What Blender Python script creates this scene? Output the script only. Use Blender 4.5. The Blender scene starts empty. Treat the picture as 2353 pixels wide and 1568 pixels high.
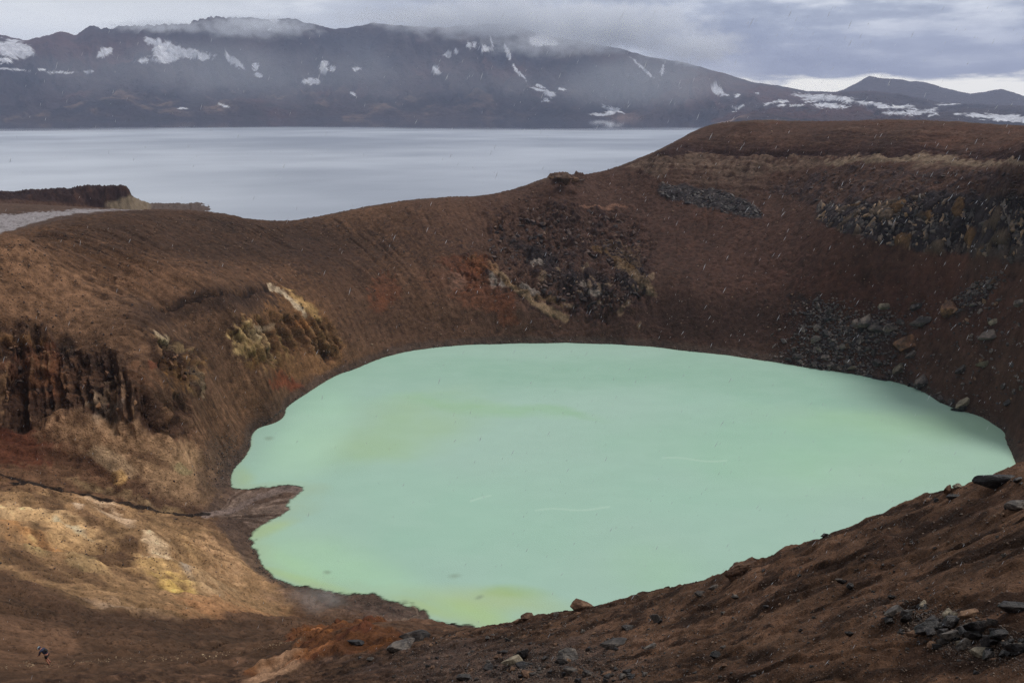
import bpy, bmesh, math, random, os
import numpy as np
from mathutils import Vector, Matrix, Euler

QUAL = 1.0
random.seed(7)
rng = np.random.default_rng(11)
sc = bpy.context.scene
C = sc.collection

# ------------------------------------------------------------------ camera
CAMH = 75.0
F = 1829.0                      # focal length in units of a 2352 wide picture (28 mm)
TH = math.atan(542.0 / F)
CT, ST = math.cos(TH), math.sin(TH)
cd = bpy.data.cameras.new('camera')
cam = bpy.data.objects.new('camera', cd)
C.objects.link(cam)
cam.location = (0, 0, CAMH)
cam.rotation_euler = (math.pi / 2 - TH, 0, 0)
cd.sensor_width = 36.0
cd.lens = 36.0 * F / 2352.0
cd.clip_start = 0.1
cd.clip_end = 60000
sc.camera = cam

def ray(x, y):
    v = (y - 784.0) / F
    return (x - 1176.0) / F, CT - v * ST, -(ST + v * CT)

def W(x, y, z=None, Y=None):
    """survey point: bearing/dip seen from the camera station + height or northing -> world"""
    dx, dy, dz = ray(x, y)
    t = (CAMH - z) / (-dz) if z is not None else Y / dy
    return (dx * t, dy * t, CAMH + dz * t)

def proj(X, Y, Z):
    dep = Y * CT + (CAMH - Z) * ST
    dep = np.where(dep < 0.2, 0.2, dep)
    dn = (CAMH - Z) * CT - Y * ST
    return 1176 + F * X / dep, 784 + F * dn / dep

# ------------------------------------------------------------------ noise
_P = rng.permutation(256).astype(np.int32)
_P = np.concatenate([_P, _P, _P])
_V = rng.random(256).astype(np.float32) * 2 - 1

def vn(x, y, z):
    xi = np.floor(x).astype(np.int32); yi = np.floor(y).astype(np.int32); zi = np.floor(z).astype(np.int32)
    fx = (x - xi).astype(np.float32); fy = (y - yi).astype(np.float32); fz = (z - zi).astype(np.float32)
    fx = fx * fx * (3 - 2 * fx); fy = fy * fy * (3 - 2 * fy); fz = fz * fz * (3 - 2 * fz)
    xi &= 255; yi &= 255; zi &= 255
    x1 = (xi + 1) & 255; y1 = (yi + 1) & 255; z1 = (zi + 1) & 255
    A = _P[xi]; B = _P[x1]
    a0 = _P[A + yi]; a1 = _P[A + y1]; b0 = _P[B + yi]; b1 = _P[B + y1]
    def l(p, q, t): return p + (q - p) * t
    e = l(l(_V[_P[a0 + zi]], _V[_P[b0 + zi]], fx), l(_V[_P[a1 + zi]], _V[_P[b1 + zi]], fx), fy)
    g = l(l(_V[_P[a0 + z1]], _V[_P[b0 + z1]], fx), l(_V[_P[a1 + z1]], _V[_P[b1 + z1]], fx), fy)
    return l(e, g, fz)

def fbm(x, y, z, wl, octv=4, gain=0.5, off=0.0):
    s = np.zeros(np.shape(x), np.float32); a = 1.0; t = 0; k = 1.0 / wl
    for o in range(octv):
        s += a * vn(x * k + off + 17.3 * o, y * k + 5.1 * o + off, z * k + 9.7 * o)
        t += a; a *= gain; k *= 2.03
    return s / t * 1.5

def ridged(x, y, z, wl, octv=3, off=0.0):
    s = np.zeros(np.shape(x), np.float32); a = 1.0; t = 0; k = 1.0 / wl
    for o in range(octv):
        s += a * (1 - np.abs(vn(x * k + off + 7.3 * o, y * k + 15.1 * o, z * k + off)) * 2)
        t += a; a *= 0.5; k *= 2.1
    return s / t

def voro(x, y, z, wl, seed=0):
    """returns F1, F2-F1, cell random"""
    x = x / wl; y = y / wl; z = z / wl
    xi = np.floor(x).astype(np.int32); yi = np.floor(y).astype(np.int32); zi = np.floor(z).astype(np.int32)
    f1 = np.full(x.shape, 9.0, np.float32); f2 = f1.copy(); cid = np.zeros(x.shape, np.int32)
    for i in (-1, 0, 1):
        for j in (-1, 0, 1):
            for k in (-1, 0, 1):
                cx, cy, cz = xi + i, yi + j, zi + k
                h = _P[(_P[(_P[(cx + seed) & 255] + cy) & 255] + cz) & 255]
                h2 = _P[h + 57]; h3 = _P[h + 131]
                d = (cx + 0.5 + _V[h] * .42 - x) ** 2 + (cy + .5 + _V[h2] * .42 - y) ** 2 + (cz + .5 + _V[h3] * .42 - z) ** 2
                m = d < f1
                f2 = np.where(m, f1, np.minimum(f2, d)); cid = np.where(m, h, cid); f1 = np.where(m, d, f1)
    f1 = np.sqrt(f1); f2 = np.sqrt(f2)
    return f1, f2 - f1, (_V[_P[cid + 200]] + 1) / 2

def sst(a, b, x):
    t = np.clip((x - a) / (b - a), 0, 1)
    return t * t * (3 - 2 * t)

def srgb(r, g, b):
    f = lambda c: c / 12.92 if c <= .04045 else ((c + .055) / 1.055) ** 2.4
    return np.array([f(r / 255), f(g / 255), f(b / 255)], np.float32)

# ------------------------------------------------------------------ ground: surveyed heights
shore = [(528,1095),(530,1115),(545,1065),(575,1020),(600,980),(655,940),(700,905),(790,855),(840,836),(900,815),(1000,798),
 (1100,791),(1200,788),(1300,787),(1400,790),(1500,797),(1600,808),(1700,820),(1800,835),(1900,850),(2000,866),(2080,884),
 (2130,905),(2200,940),(2260,960),(2300,985),(2320,1030),(2332,1060),(2345,1100),(2300,1180),(2200,1240),(2100,1300),(1950,1370),(1800,1430),
 (1650,1470),(1500,1500),(1370,1500),(1250,1480),(1150,1462),
 (545,1124),(600,1119),(650,1117),(688,1123),(664,1150),(640,1180),(605,1200),(580,1212),(577,1230),(590,1270),(610,1300),
 (640,1325),(700,1345),(790,1362),(880,1378),(960,1390),(985,1410),(1040,1430),(1095,1445)]
CP = [W(x, y, z=0) for x, y in shore]
for x, y, z in [
 # spit of mud and gully with its near bank
 (560,1180,.5),(600,1145,.35),(620,1165,.4),(500,1180,1.2),(500,1100,2),(480,1000,8),
 (400,1180,3),(300,1160,6),(200,1135,9),(100,1110,11.5),(0,1090,14),(-200,1060,20),
 (0,1103,19),(100,1122,15.5),(200,1150,12.5),(300,1174,8.5),(400,1190,4.8),(480,1200,2.5),
 (0,1250,27),(0,1400,36),(0,1568,44),(200,1225,18),(200,1300,22.5),(200,1450,31),(200,1568,43),(400,1260,13),(330,1225,15),(450,1320,14),(400,1400,22),(400,1500,31),
 (400,1568,43),(540,1280,3),(600,1360,4),(600,1400,9),(600,1450,17),(600,1500,27),(600,1568,43),(700,1400,3),(800,1400,2.5),(700,1450,16),(700,1480,30),
 (900,1405,1.3),(950,1412,1.2),(1000,1432,1),(840,1425,5),(-300,1100,25),(-300,1400,40),(-300,1650,50),
 # mound and near slope
 (840,1436,43),(900,1442,43.5),(760,1452,41),(700,1485,40),(620,1520,40),(940,1462,44),(840,1500,46.5),(840,1568,53),(700,1568,48),(1000,1500,51),(1000,1568,56),(1000,1462,46),
 # left wall
 (0,1000,18),(0,900,24),(0,800,31),(0,700,38),(0,620,43.5),(0,545,49),(-250,600,50),(-250,900,32),
 (200,1050,13),(200,950,20),(200,850,26),(200,750,32),(200,650,38),(200,560,44),
 (450,1080,5),(400,1000,14),(400,900,20),(400,800,26),(400,700,31),(400,600,36),(400,530,40),
 (600,900,8),(600,800,17),(600,700,24),(600,600,30),(620,540,33),
 (800,780,8),(800,680,18),(800,580,26),(800,520,32),
 (1000,700,12),(1000,600,23),(1000,520,32),(1200,700,12),(1200,600,22),(1200,520,31),(1200,460,39),
 (1400,700,12),(1400,600,22),(1400,500,33),(1400,430,42),(1600,700,13),(1600,600,23),(1600,500,34),(1600,420,45),(1600,350,56),
 (1800,720,13),(1800,620,24),(1800,500,37),(1800,420,47),(1800,340,59),(2000,760,12),(2000,640,26),(2000,540,38),(2000,430,50),(2000,350,59.5),
 (2200,820,12),(2200,700,24),(2200,600,34),(2200,520,43),(2200,400,56),(2200,340,62),
 (2352,940,8),(2352,820,18),(2352,700,29),(2352,600,38),(2352,520,46),(2352,400,58.5),(2352,340,64),
 (2600,700,32),(2600,500,50),(2600,330,66)]:
    CP.append(W(x, y, z=z))
for x, y, Y in [
 (190,487,205),(280,484,230),(400,482,262),(500,489,280),(620,507,290),(700,503,295),(800,483,303),(900,465,310),(1000,455,312),(1100,449,318),(1200,428,325),
 (1290,404,330),(1400,389,345),(1460,368,345),(1520,345,345),(1560,318,355),(1600,297,365),(1650,284,365),(1700,281,358),(1800,278,350),(2000,276,330),(2200,281,310),(2352,290,290),(2600,300,270),
 # near slope
 (2352,1568,6),(2352,1300,9),(2352,1180,11),(2352,1055,14),(2600,1500,5),(2600,1000,13),(2100,1568,7.5),(2100,1300,12.5),(2100,1145,15.5),(1800,1400,13),(1800,1568,9),(1800,1250,18),
 (1950,1198,16.5),(1670,1300,20),(1670,1420,15.5),(1500,1568,12.5),(1500,1450,18),(1540,1345,22),(1420,1375,25),(1300,1400,29),(1200,1423,33),(1176,1568,15.7),(1176,1480,23.6),(1110,1444,38),
 # behind the crest of the near slope
 (1800,1290,30),(1300,1432,50),(1200,1442,55),(1110,1452,60),(1000,1478,65),
 # outside of the rim
 (0,538,172),(-100,560,170),(0,518,220),(0,503,280),(0,485,350),(0,470,420),(-300,480,350),(-300,465,420),(-800,480,380),(150,488,260),(150,485,340),(150,481,420),(250,490,290),(250,493,360),(250,494,430),(400,492,310),(400,505,365),(500,500,335),(620,520,330),(620,560,385),(800,500,340),(800,560,400),(1000,475,350),(1200,450,360),(1400,412,382),(1600,322,402),(1800,292,400),(2000,292,390),(2200,297,370),(2352,305,350)]:
    CP.append(W(x, y, Y=Y))
CP += [(75,80,30),(45,60,33),(20,60,31),(10,40,45),(25,30,55),(12,25,57.5),(0,60,29),(0,80,14),(50,95,13),(100,110,22),
 (150,150,20),(150,185,22),(178,165,38),(172,120,36),(218,150,60),(140,80,40),(160,40,66),(100,40,58),(60,20,67),(110,5,73),(250,50,72),(260,200,69),(230,260,68),
 (-150,100,48),(-120,50,50),(-60,12,60),(-25,4,67),(-230,140,48),(-250,260,40),(-60,-40,72),(0,-30,75),(60,-60,76),(0,0,73.1),(2,2.5,71.8),(-3,1.5,71.6),(0,-3,74),(200,-80,76),(-200,-60,60),(0,-300,70),(300,-200,76),(-300,-200,60),
 (25,175,-14),(-25,168,-5),(75,175,-8),(25,225,-6),(30,130,-7),(-10,200,-5),(70,210,-6),(80,140,-7),(-20,130,-4),
 (-90,430,-2.5),(-20,430,-4),(60,440,-4),(0,600,-8),(-60,700,-8),(150,480,20),(200,600,0),(350,480,40),(480,300,62),(450,600,5),
 (300,800,-8),(0,900,-10),(-200,620,-3),(-330,620,0),(-500,800,-8),(-420,500,16),(-500,300,35),(600,800,-5),(-300,650,-6),(900,0,60),(-900,0,30),(0,-900,70),(0,-1400,70)]
CP = np.array(CP, np.float64)

def tps_fit(P, reg=1e-4):
    n = len(P); d = np.hypot(P[:, None, 0] - P[None, :, 0], P[:, None, 1] - P[None, :, 1]) / 100
    K = np.where(d > 1e-9, d * d * np.log(d + 1e-12), 0) + np.eye(n) * reg
    Q = np.c_[np.ones(n), P[:, :2] / 100]
    A = np.block([[K, Q], [Q.T, np.zeros((3, 3))]])
    return np.linalg.solve(A, np.r_[P[:, 2], 0, 0, 0])

def tps_eval(P, w, X, Y):
    out = np.empty(X.size, np.float64); X = X.ravel(); Y = Y.ravel()
    for s in range(0, X.size, 20000):
        x = X[s:s+20000, None] / 100; y = Y[s:s+20000, None] / 100
        d2 = (x - P[None, :, 0] / 100) ** 2 + (y - P[None, :, 1] / 100) ** 2
        k = .5 * d2 * np.log(d2 + 1e-20)
        out[s:s+20000] = k @ w[:-3] + w[-3] + w[-2] * x[:, 0] + w[-1] * y[:, 0]
    return out

rimx = [-3000,0,190,280,400,500,620,700,800,900,1000,1100,1200,1290,1400,1460,1520,1560,1600,1650,1700,1800,2000,2200,2352,5000]
rimy = [640,545,487,484,482,489,507,503,483,465,455,449,428,404,389,368,345,318,297,284,281,278,276,281,290,330]
tw = tps_fit(CP)
NEARC = [(1100,1450),(1150,1438),(1200,1427),(1300,1408),(1420,1381),(1540,1351),(1670,1309),(1800,1258),(1950,1205),(2100,1151),(2200,1116),(2352,1061)]
# settle the crest on its surveyed skyline: lower the crest marks where the fitted surface bulges above it
for it in range(6):
    for i in range(1, len(rimx) - 1):
        dx, dy, dz = ray(rimx[i], rimy[i]); h_ = math.hypot(dx, dy); a = math.atan2(dx, dy)
        r_ = np.linspace(140, 400, 260); z_ = tps_eval(CP, tw, r_ * math.sin(a), r_ * math.cos(a))
        k_ = np.argmax((z_ - CAMH) / r_); ex = ((z_[k_] - CAMH) / r_[k_] - dz / h_) * r_[k_]
        d_ = np.hypot(CP[:, 0] - r_[k_] * math.sin(a), CP[:, 1] - r_[k_] * math.cos(a)); j_ = np.argmin(np.hypot(CP[:, 0] - W(rimx[i], rimy[i], Y=1)[0] * r_[k_] * math.cos(a), CP[:, 1] - r_[k_] * math.cos(a)))
        if d_[j_] < 40 and abs(ex) < 12: CP[j_, 2] -= ex * .8
    for x_, y_ in NEARC:
        dx, dy, dz = ray(x_, y_); h_ = math.hypot(dx, dy); a = math.atan2(dx, dy)
        r_ = np.linspace(6, 75, 200); z_ = tps_eval(CP, tw, r_ * math.sin(a), r_ * math.cos(a))
        k_ = np.argmax((z_ - CAMH) / r_); ex = ((z_[k_] - CAMH) / r_[k_] - dz / h_) * r_[k_]
        d_ = np.hypot(CP[:, 0] - r_[k_] * math.sin(a), CP[:, 1] - r_[k_] * math.cos(a)); d_[CP[:, 2] < 15] = 1e9; j_ = np.argmin(d_)
        if d_[j_] < 14 and abs(ex) < 6: CP[j_, 2] -= ex * .7
    tw = tps_fit(CP)

def seg(a, b, n):
    return list(np.geomspace(a, b, max(2, int(n * QUAL)) + 1)[:-1])
rr = seg(0.8, 5, 60) + seg(5, 36, 620) + seg(36, 120, 380) + seg(120, 250, 520) + seg(250, 372, 400) + seg(372, 640, 180) + seg(640, 1400, 30) + [1400]
rr = np.array(rr)
AZ0 = math.radians(36)
na = int(1180 * QUAL)
az = np.concatenate([np.linspace(-math.pi, -AZ0, 90)[:-1], np.linspace(-AZ0, AZ0, na), np.linspace(AZ0, math.pi, 90)[1:]])
NR, NA = len(rr), len(az)

def interp_grid(fun, rr, az, step):
    """evaluate fun on every step-th ring/column and resample smoothly (Catmull-Rom)"""
    def idx(n):
        k = np.arange(0, n - 1, step); return np.r_[k, n - 1]
    ri, ai = idx(len(rr)), idx(len(az))
    R, A = np.meshgrid(rr[ri], az[ai], indexing='ij')
    Z = fun(R * np.sin(A), R * np.cos(A)).reshape(R.shape)
    def up(Z, xi, n, xs):
        pos = xs[xi]; out = np.empty((n,) + Z.shape[1:])
        j = np.clip(np.searchsorted(pos, xs, side='right') - 1, 0, len(pos) - 2)
        t = ((xs - pos[j]) / (pos[j + 1] - pos[j]))[:, None]
        m = np.gradient(Z, pos, axis=0)
        h = (pos[j + 1] - pos[j])[:, None]
        t2, t3 = t * t, t * t * t
        return (2*t3 - 3*t2 + 1) * Z[j] + (t3 - 2*t2 + t) * h * m[j] + (-2*t3 + 3*t2) * Z[j+1] + (t3 - t2) * h * m[j+1]
    Z = up(Z, ri, len(rr), rr)
    Z = up(Z.T.copy(), ai, len(az), az).T.copy()
    return Z

ZB = interp_grid(lambda X, Y: tps_eval(CP, tw, X, Y), rr, az, 5)
R, A = np.meshgrid(rr, az, indexing='ij')
GX = (R * np.sin(A)); GY = (R * np.cos(A))
ZB = np.clip(ZB, -16, 80)
U, V = proj(GX, GY, ZB)                  # where each point is seen from the survey station

X32, Y32, Z32 = [a.astype(np.float32) for a in (GX, GY, ZB)]
LC = (25.0, 175.0)
phi = np.arctan2(GX - LC[0], GY - LC[1]).astype(np.float32)
rho = np.hypot(GX - LC[0], GY - LC[1]).astype(np.float32)

# ---- shared noise fields
nL = fbm(X32, Y32, Z32, 26, 3)
nM = fbm(X32, Y32, Z32, 6, 3, off=3.3)
nS = fbm(X32, Y32, Z32, 1.3, 2, off=8.1)
wu = nM * 9 + nS * 4; wv = fbm(X32, Y32, Z32, 7, 3, off=21.) * 9 + nS * 3     # edges of patches
st1 = vn(phi * 14, rho / 70, nL * .6); st2 = vn(phi * 45 + nM * .25, rho / 40, nL * .5 + 4); st3 = vn(phi * 120 + nM * .4, rho / 22, 7 + nM * .3)
st4 = vn(phi * 300 + nM, rho / 12, 3 + nM * .3)
streak = (.35 * st1 + .35 * st2 + .3 * st3)
near = 1 - sst(34, 62, R)                                      # the slope the camera stands on

def wallmask():
    w = sst(1.0, 7, ZB) * (1 - near)
    crest = sst(0, 26, V - np.interp(U, rimx, rimy))
    return w * crest
wall = wallmask() * (R < 385) * (GY > 40)

def inpoly(poly, soft, warp=1.0, U_=None, V_=None):
    """soft mask of an outline; soft = width of its edge"""
    poly = np.array(poly, float)
    x0, y0 = poly.min(0) - 3 * soft - 20; x1, y1 = poly.max(0) + 3 * soft + 20
    m = np.zeros(U.shape, np.float32)
    sel = (U > x0) & (U < x1) & (V > y0) & (V < y1) & (GY > 0)
    if not sel.any(): return m
    px = (U[sel] + wu[sel] * warp); py = (V[sel] + wv[sel] * warp)
    ins = np.zeros(px.shape, bool); dm = np.full(px.shape, 1e9)
    n = len(poly)
    for i in range(n):
        ax, ay = poly[i]; bx, by = poly[(i + 1) % n]
        c = ((ay > py) != (by > py)) & (px < (bx - ax) * (py - ay) / (by - ay + 1e-12) + ax)
        ins ^= c
        t = np.clip(((px - ax) * (bx - ax) + (py - ay) * (by - ay)) / ((bx - ax) ** 2 + (by - ay) ** 2 + 1e-9), 0, 1)
        dm = np.minimum(dm, np.hypot(px - ax - t * (bx - ax), py - ay - t * (by - ay)))
    d = np.where(ins, dm, -dm)
    m[sel] = sst(-soft, soft, d)
    return m

def ell(cx, cy, rx, ry, rot=0, soft=.5, warp=1.0):
    m = np.zeros(U.shape, np.float32)
    b = max(rx, ry) * (1 + soft) + 25
    sel = (np.abs(U - cx) < b) & (np.abs(V - cy) < b) & (GY > 0)
    if not sel.any(): return m
    px = U[sel] + wu[sel] * warp - cx; py = V[sel] + wv[sel] * warp - cy
    c, s = math.cos(math.radians(rot)), math.sin(math.radians(rot))
    a = (px * c + py * s) / rx; e = (-px * s + py * c) / ry
    m[sel] = 1 - sst(1 - soft, 1 + soft, np.sqrt(a * a + e * e))
    return m

def line(pts, w, warp=.5, soft=.6):
    m = np.zeros(U.shape, np.float32)
    P = np.array(pts, float)
    x0, y0 = P.min(0) - 4 * w - 12; x1, y1 = P.max(0) + 4 * w + 12
    sel = (U > x0) & (U < x1) & (V > y0) & (V < y1) & (GY > 0)
    if not sel.any(): return m
    px = U[sel] + wu[sel] * warp; py = V[sel] + wv[sel] * warp; dm = np.full(px.shape, 1e9)
    for i in range(len(P) - 1):
        ax, ay = P[i]; bx, by = P[i + 1]
        t = np.clip(((px - ax) * (bx - ax) + (py - ay) * (by - ay)) / ((bx - ax) ** 2 + (by - ay) ** 2 + 1e-9), 0, 1)
        dm = np.minimum(dm, np.hypot(px - ax - t * (bx - ax), py - ay - t * (by - ay)))
    m[sel] = 1 - sst(w * (1 - soft), w * (1 + soft), dm)
    return m

cliffR = inpoly([(1765,432),(1850,398),(1950,384),(2100,385),(2260,392),(2500,410),(2500,620),(2352,604),(2250,588),(2100,572),(1990,556),(1900,522),(1868,500),(1890,478),(1800,446)], 6, 1.2)
cliffLow = inpoly([(1880,470),(1960,462),(2050,452),(2160,440),(2300,455),(2500,470),(2500,620),(2352,604),(2250,588),(2100,572),(1990,556),(1900,522),(1868,500)], 8, 1.0)
cliffB = inpoly([(1515,420),(1560,428),(1600,436),(1640,432),(1690,452),(1745,480),(1752,500),(1690,497),(1600,470),(1540,460),(1510,440)], 5, .8)
cliffM = inpoly([(1120,505),(1180,470),(1290,462),(1400,476),(1470,520),(1490,600),(1505,660),(1480,690),(1400,735),(1310,738),(1200,690),(1110,650),(1050,640),(1030,600),(1110,560)], 26, 2.4)
cliffL = np.maximum(inpoly([(-300,740),(30,733),(85,745),(140,795),(225,805),(290,845),(345,905),(400,940),(440,990),(400,1010),(300,985),(260,1010),(170,930),(100,990),(0,1020),(-300,1000)], 22, 2.6),
        inpoly([(350,785),(400,780),(450,800),(470,840),(478,890),(450,910),(410,880),(370,850),(340,815)], 6, .9))
cliffS = np.maximum(inpoly([(520,770),(560,735),(620,735),(680,720),(740,730),(790,790),(780,830),(700,800),(650,815),(640,850),(600,840),(540,800)], 10, 1.2), ell(385,975,30,22,20))
cliffS = np.maximum(cliffS, ell(420,935,26,14,40))
top = inpoly([(1262,412),(1275,402),(1290,398),(1308,393),(1324,392),(1330,402),(1350,410),(1330,420),(1270,420)], 3, .3) * (R > 300)
bandT = line([(1500,347),(1600,345),(1750,350),(1900,352),(2050,352),(2150,345),(2352,360),(2500,365)], 5, 1.0)
bandP = inpoly([(1440,385),(1520,352),(1700,356),(1900,358),(2100,356),(2352,368),(2500,372),(2500,398),(2300,385),(2100,378),(1950,376),(1800,392),(1700,415),(1600,395),(1480,400)], 8, 1.4)
ledge = line([(370,712),(450,690),(520,672),(590,666),(620,662)], 6, .8)
rocky = np.clip(cliffR + cliffB + cliffM + cliffL + cliffS + top, 0, 1) * (R > 100)

# ---- relief
warm_ = 1 - sst(700, 1400, U)
H = np.zeros(ZB.shape, np.float32)
H += wall * (nL * .9 + nM * .35)
rill = wall * np.where(U < 900, 1.0, .45) * (1 - .6 * rocky)
gate = sst(-.35, .4, fbm(X32, Y32, Z32, 22, 3, off=130.))
H += rill * (st1 * .8 + (np.abs(st2) - .3) * (.3 + 1.0 * gate) + (np.abs(st3) - .3) * .55 * gate + st4 * .06)
H += wall * fbm(X32, Y32, Z32, 3.2, 3, off=140.) * .30 - wall * warm_ * gate * .5 * (1 - sst(0, .10, np.abs(vn(phi * 75 + nL * .5 + nM * .12, rho / 60, 0 * phi + 33))))
lowbank = (1 - near) * (GX < -5) * sst(1, 5, ZB) * (V > 1090)
H += lowbank * (nM * .35 + st3 * .25 + st4 * .08)
outer = (1 - wall) * (1 - near) * (1 - lowbank) * sst(.15, 1.6, ZB)
rough_ = (1 - near) * sst(.2, 2.5, ZB) * (.55 + .45 * sst(-.2, .5, nM))
H += outer * nM * .22 + rough_ * (nS * .30 + fbm(X32, Y32, Z32, .75, 2, off=90.) * .20)
strat = vn(phi * 5, Z32 * 1.15 + nL * .8, 0 * phi + 3) + .6 * vn(phi * 9, Z32 * 2.6 + nL, 0 * phi + 8)
stm = wall * sst(1250, 1650, U) * sst(34, 46, ZB)
stm = stm * sst(-.5, .5, nL)
H += stm * strat * .35
gl = np.abs(vn(phi * 22 + nL * .5, rho / 45, 0 * phi + 12)) 
H += -wall * (1 - sst(0, .12, gl)) * (.35 + .6 * warm_) * (1 - stm) * sst(-.1, .35, fbm(X32, Y32, Z32, 30, 3, off=120.))
H += -ledge * wall * 1.6 - bandT * .8 * wall

H += (1 - sst(.5, 4., np.abs(ZB))) * (R > 70) * (fbm(X32, Y32, 0 * X32, 5.5, 4, .6, 150.) * .55 + nS * .1)
# rocky outcrops, broken into jointed blocks and spires
N = np.zeros(ZB.shape + (3,), np.float32)
tR = np.gradient(ZB, axis=0) / np.gradient(rr)[:, None]; tA = np.gradient(ZB, axis=1) / (np.gradient(az)[None, :] * R)
gx = tR * np.sin(A) + tA * np.cos(A); gy = tR * np.cos(A) - tA * np.sin(A)
ln = np.sqrt(gx * gx + gy * gy + 1)
N[..., 0] = -gx / ln; N[..., 1] = -gy / ln; N[..., 2] = 1 / ln
disp = np.zeros(ZB.shape, np.float32)
cellc = np.full(ZB.shape, .5, np.float32); crack = np.ones(ZB.shape, np.float32); cell2 = cellc.copy()
sel = rocky > .01
xs, ys, zs = X32[sel], Y32[sel], Z32[sel] + H[sel]
wob = fbm(xs, ys, zs, 5, 3, off=2.) * .9
lowc = cliffLow[sel]
f1, e1, c1 = voro(xs + wob, ys + wob, zs * .62, 3.4, 3)
g1, e2, c2 = voro(xs + wob * .6, ys, zs * .9, 1.5, 9)
rg = ridged(xs, ys, zs * .35, 6, 3, 4.)
rg2 = ridged(xs, ys, zs * .5, 2.2, 3, 9.)
blocky = (c1 - .3) * 1.5 - .9 * (1 - sst(0, .16, e1)) + (c2 - .5) * .5 - .35 * (1 - sst(0, .12, e2))
jag = rg * 1.9 + rg2 * .8 - .9 + (c2 - .5) * .5
pa = phi[sel] * 100
rib = ridged(pa + wob * .7, zs * .22, 0 * pa, 3.4, 4, 7.)
rib2 = ridged(pa + wob * .3, zs * .3, 0 * pa, 1.3, 3, 3.)
qa = xs * .87 + ys * .42
lw_ = cliffL[sel]
ribL = ridged(qa + wob * .8, zs * .16, 0 * qa, 3.6, 4, 7.); ribL2 = ridged(qa + wob * .3, zs * .25, 0 * qa, 1.3, 3, 3.)
rib = rib * (1 - lw_) + ribL * lw_; rib2 = rib2 * (1 - lw_) + ribL2 * lw_
spire = rib * 2.9 + rib2 * 1.1 - 2.0 + (c2 - .5) * .9 - .3 * (1 - sst(0, .12, e2)) + sst(.1, .6, np.sin(zs * .8 + wob * 3 + nL[sel] * 3)) * .3
jag = jag * .6 + (rib - .4) * .9 + (c1 - .5) * .9 - .4 * (1 - sst(0, .1, e1))
mM, mL, mS, mB, mT = [a[sel] for a in (cliffM, cliffL, cliffS, cliffB, top)]
mR = cliffR[sel]
dsp = mR * (lowc * (blocky * .5) + (1 - lowc) * (jag * .45)) + mB * (jag * .7 + .3) + mM * (jag * 1.5 + nL[sel] * 2.4) + mL * (spire * 1.1) + mS * (spire * .95) + mT * (jag * 1.3 + .8)
disp[sel] = dsp; cellc[sel] = c1; cell2[sel] = c2
crack[sel] = sst(0, .13, e1) * (.5 + .5 * sst(0, .1, e2))
# bench under the right cliff
# ---- near slope relief
CA, SA = math.cos(math.radians(50)), math.sin(math.radians(50))
UR = (X32 * CA - Y32 * SA).astype(np.float32); VR = (X32 * SA + Y32 * CA).astype(np.float32)
sel = near > 0
xs, ys = UR[sel], VR[sel]; zs = Z32[sel]
hn = -.10 + fbm(xs, ys, zs * 0, 7, 3, off=1.) * .14 * sst(4, 18, R[sel]) + fbm(xs, ys, zs * 0, 1.7, 3, off=2.) * .07 + ridged(xs * .6 + ys * .3, ys, zs * 0, 1.1, 3, 5.) * .06
hf = fbm(xs, ys, zs * 0, .34, 3, off=6.)
hf2 = fbm(xs, ys * 1.9, zs * 0, .85, 4, .6, 16.)
hn += hf * .06 + hf2 * .10 + np.minimum(0, ridged(xs, ys * 1.5, zs * 0, .28, 2, 25.) - .45) * .06 + sst(.0, .12, fbm(xs * .5, ys * 1.6, zs * 0, 3.2, 4, .6, 19.)) * .11 * sst(5, 12, R[sel]) + sst(-.03, .03, fbm(xs * .35, ys * 1.9, zs * 0, 1.6, 4, .6, 29.)) * .09 + ridged(xs, ys * 1.4, zs * 0, .5, 3, 15.) * .035
hn += -np.abs(fbm(xs, ys, zs * 0, 2.6, 3, off=12.)) * .12
H[sel] += hn * near[sel]
mound = inpoly([(560,1545),(640,1500),(720,1462),(790,1440),(850,1434),(900,1440),(942,1462),(930,1480),(850,1492),(760,1500),(700,1520),(600,1552)], 7, .5) * (R < 85)
H += mound * (ridged(X32, Y32, Z32, 2.2, 3, 2.) * .7 - .1 + nS * .2)
bump_near = np.zeros(ZB.shape, np.float32); bump_near[sel] = hf

PX = GX + N[..., 0] * disp; PY = GY + N[..., 1] * disp; PZ = ZB + H + N[..., 2] * disp
# shallow water margin kept just under the surface, islets off the shore line
ZF = ZB + H + disp * .6

# ------------------------------------------------------------------ ground: colours of soil, ash, sulphur and rock
def mixc(col, c, m):
    m = m[..., None]
    return col * (1 - m) + c * m
K = lambda r, g, b: srgb(r, g, b)
col = np.empty(ZB.shape + (3,), np.float32)
warm = 1 - sst(700, 1400, U)                       # paler, warmer tone in the west, darker red-brown in the east
cw = K(116, 86, 65); ce = K(88, 65, 55)
col[:] = ce + (cw - ce) * warm[..., None]
col = mixc(col, K(74, 57, 47), sst(.05, .8, nL) * .6)
col = mixc(col, K(100, 66, 52), sst(.1, .8, fbm(X32, Y32, Z32, 18, 3, off=31.)) * .5 * sst(1300, 1700, U))
sm = np.clip(streak * 1.7, -1, 1)
wl_ = wall * warm
st5 = vn(phi * 520 + nM * .6, rho / 6, 1.5 + nM * .2)
fine = np.clip((.45 * st3 + .40 * st4 + .35 * st5) * 1.8, -1, 1)
line_ = 1 - sst(0, .10, np.abs(vn(phi * 75 + nL * .5 + nM * .12, rho / 60, 0 * phi + 33)))
col *= np.clip(1 + (.20 * wl_ + .06 * wall) * sm * (.4 + .9 * gate) + (.17 * wl_ + .09 * wall) * fine - .45 * wl_ * line_ * gate, .3, 2)[..., None]
BRK = 4.2
brk = (nS * .45 + fbm(X32, Y32, Z32, .7, 2, off=60.) * .35 + streak * .35).astype(np.float32)
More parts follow.
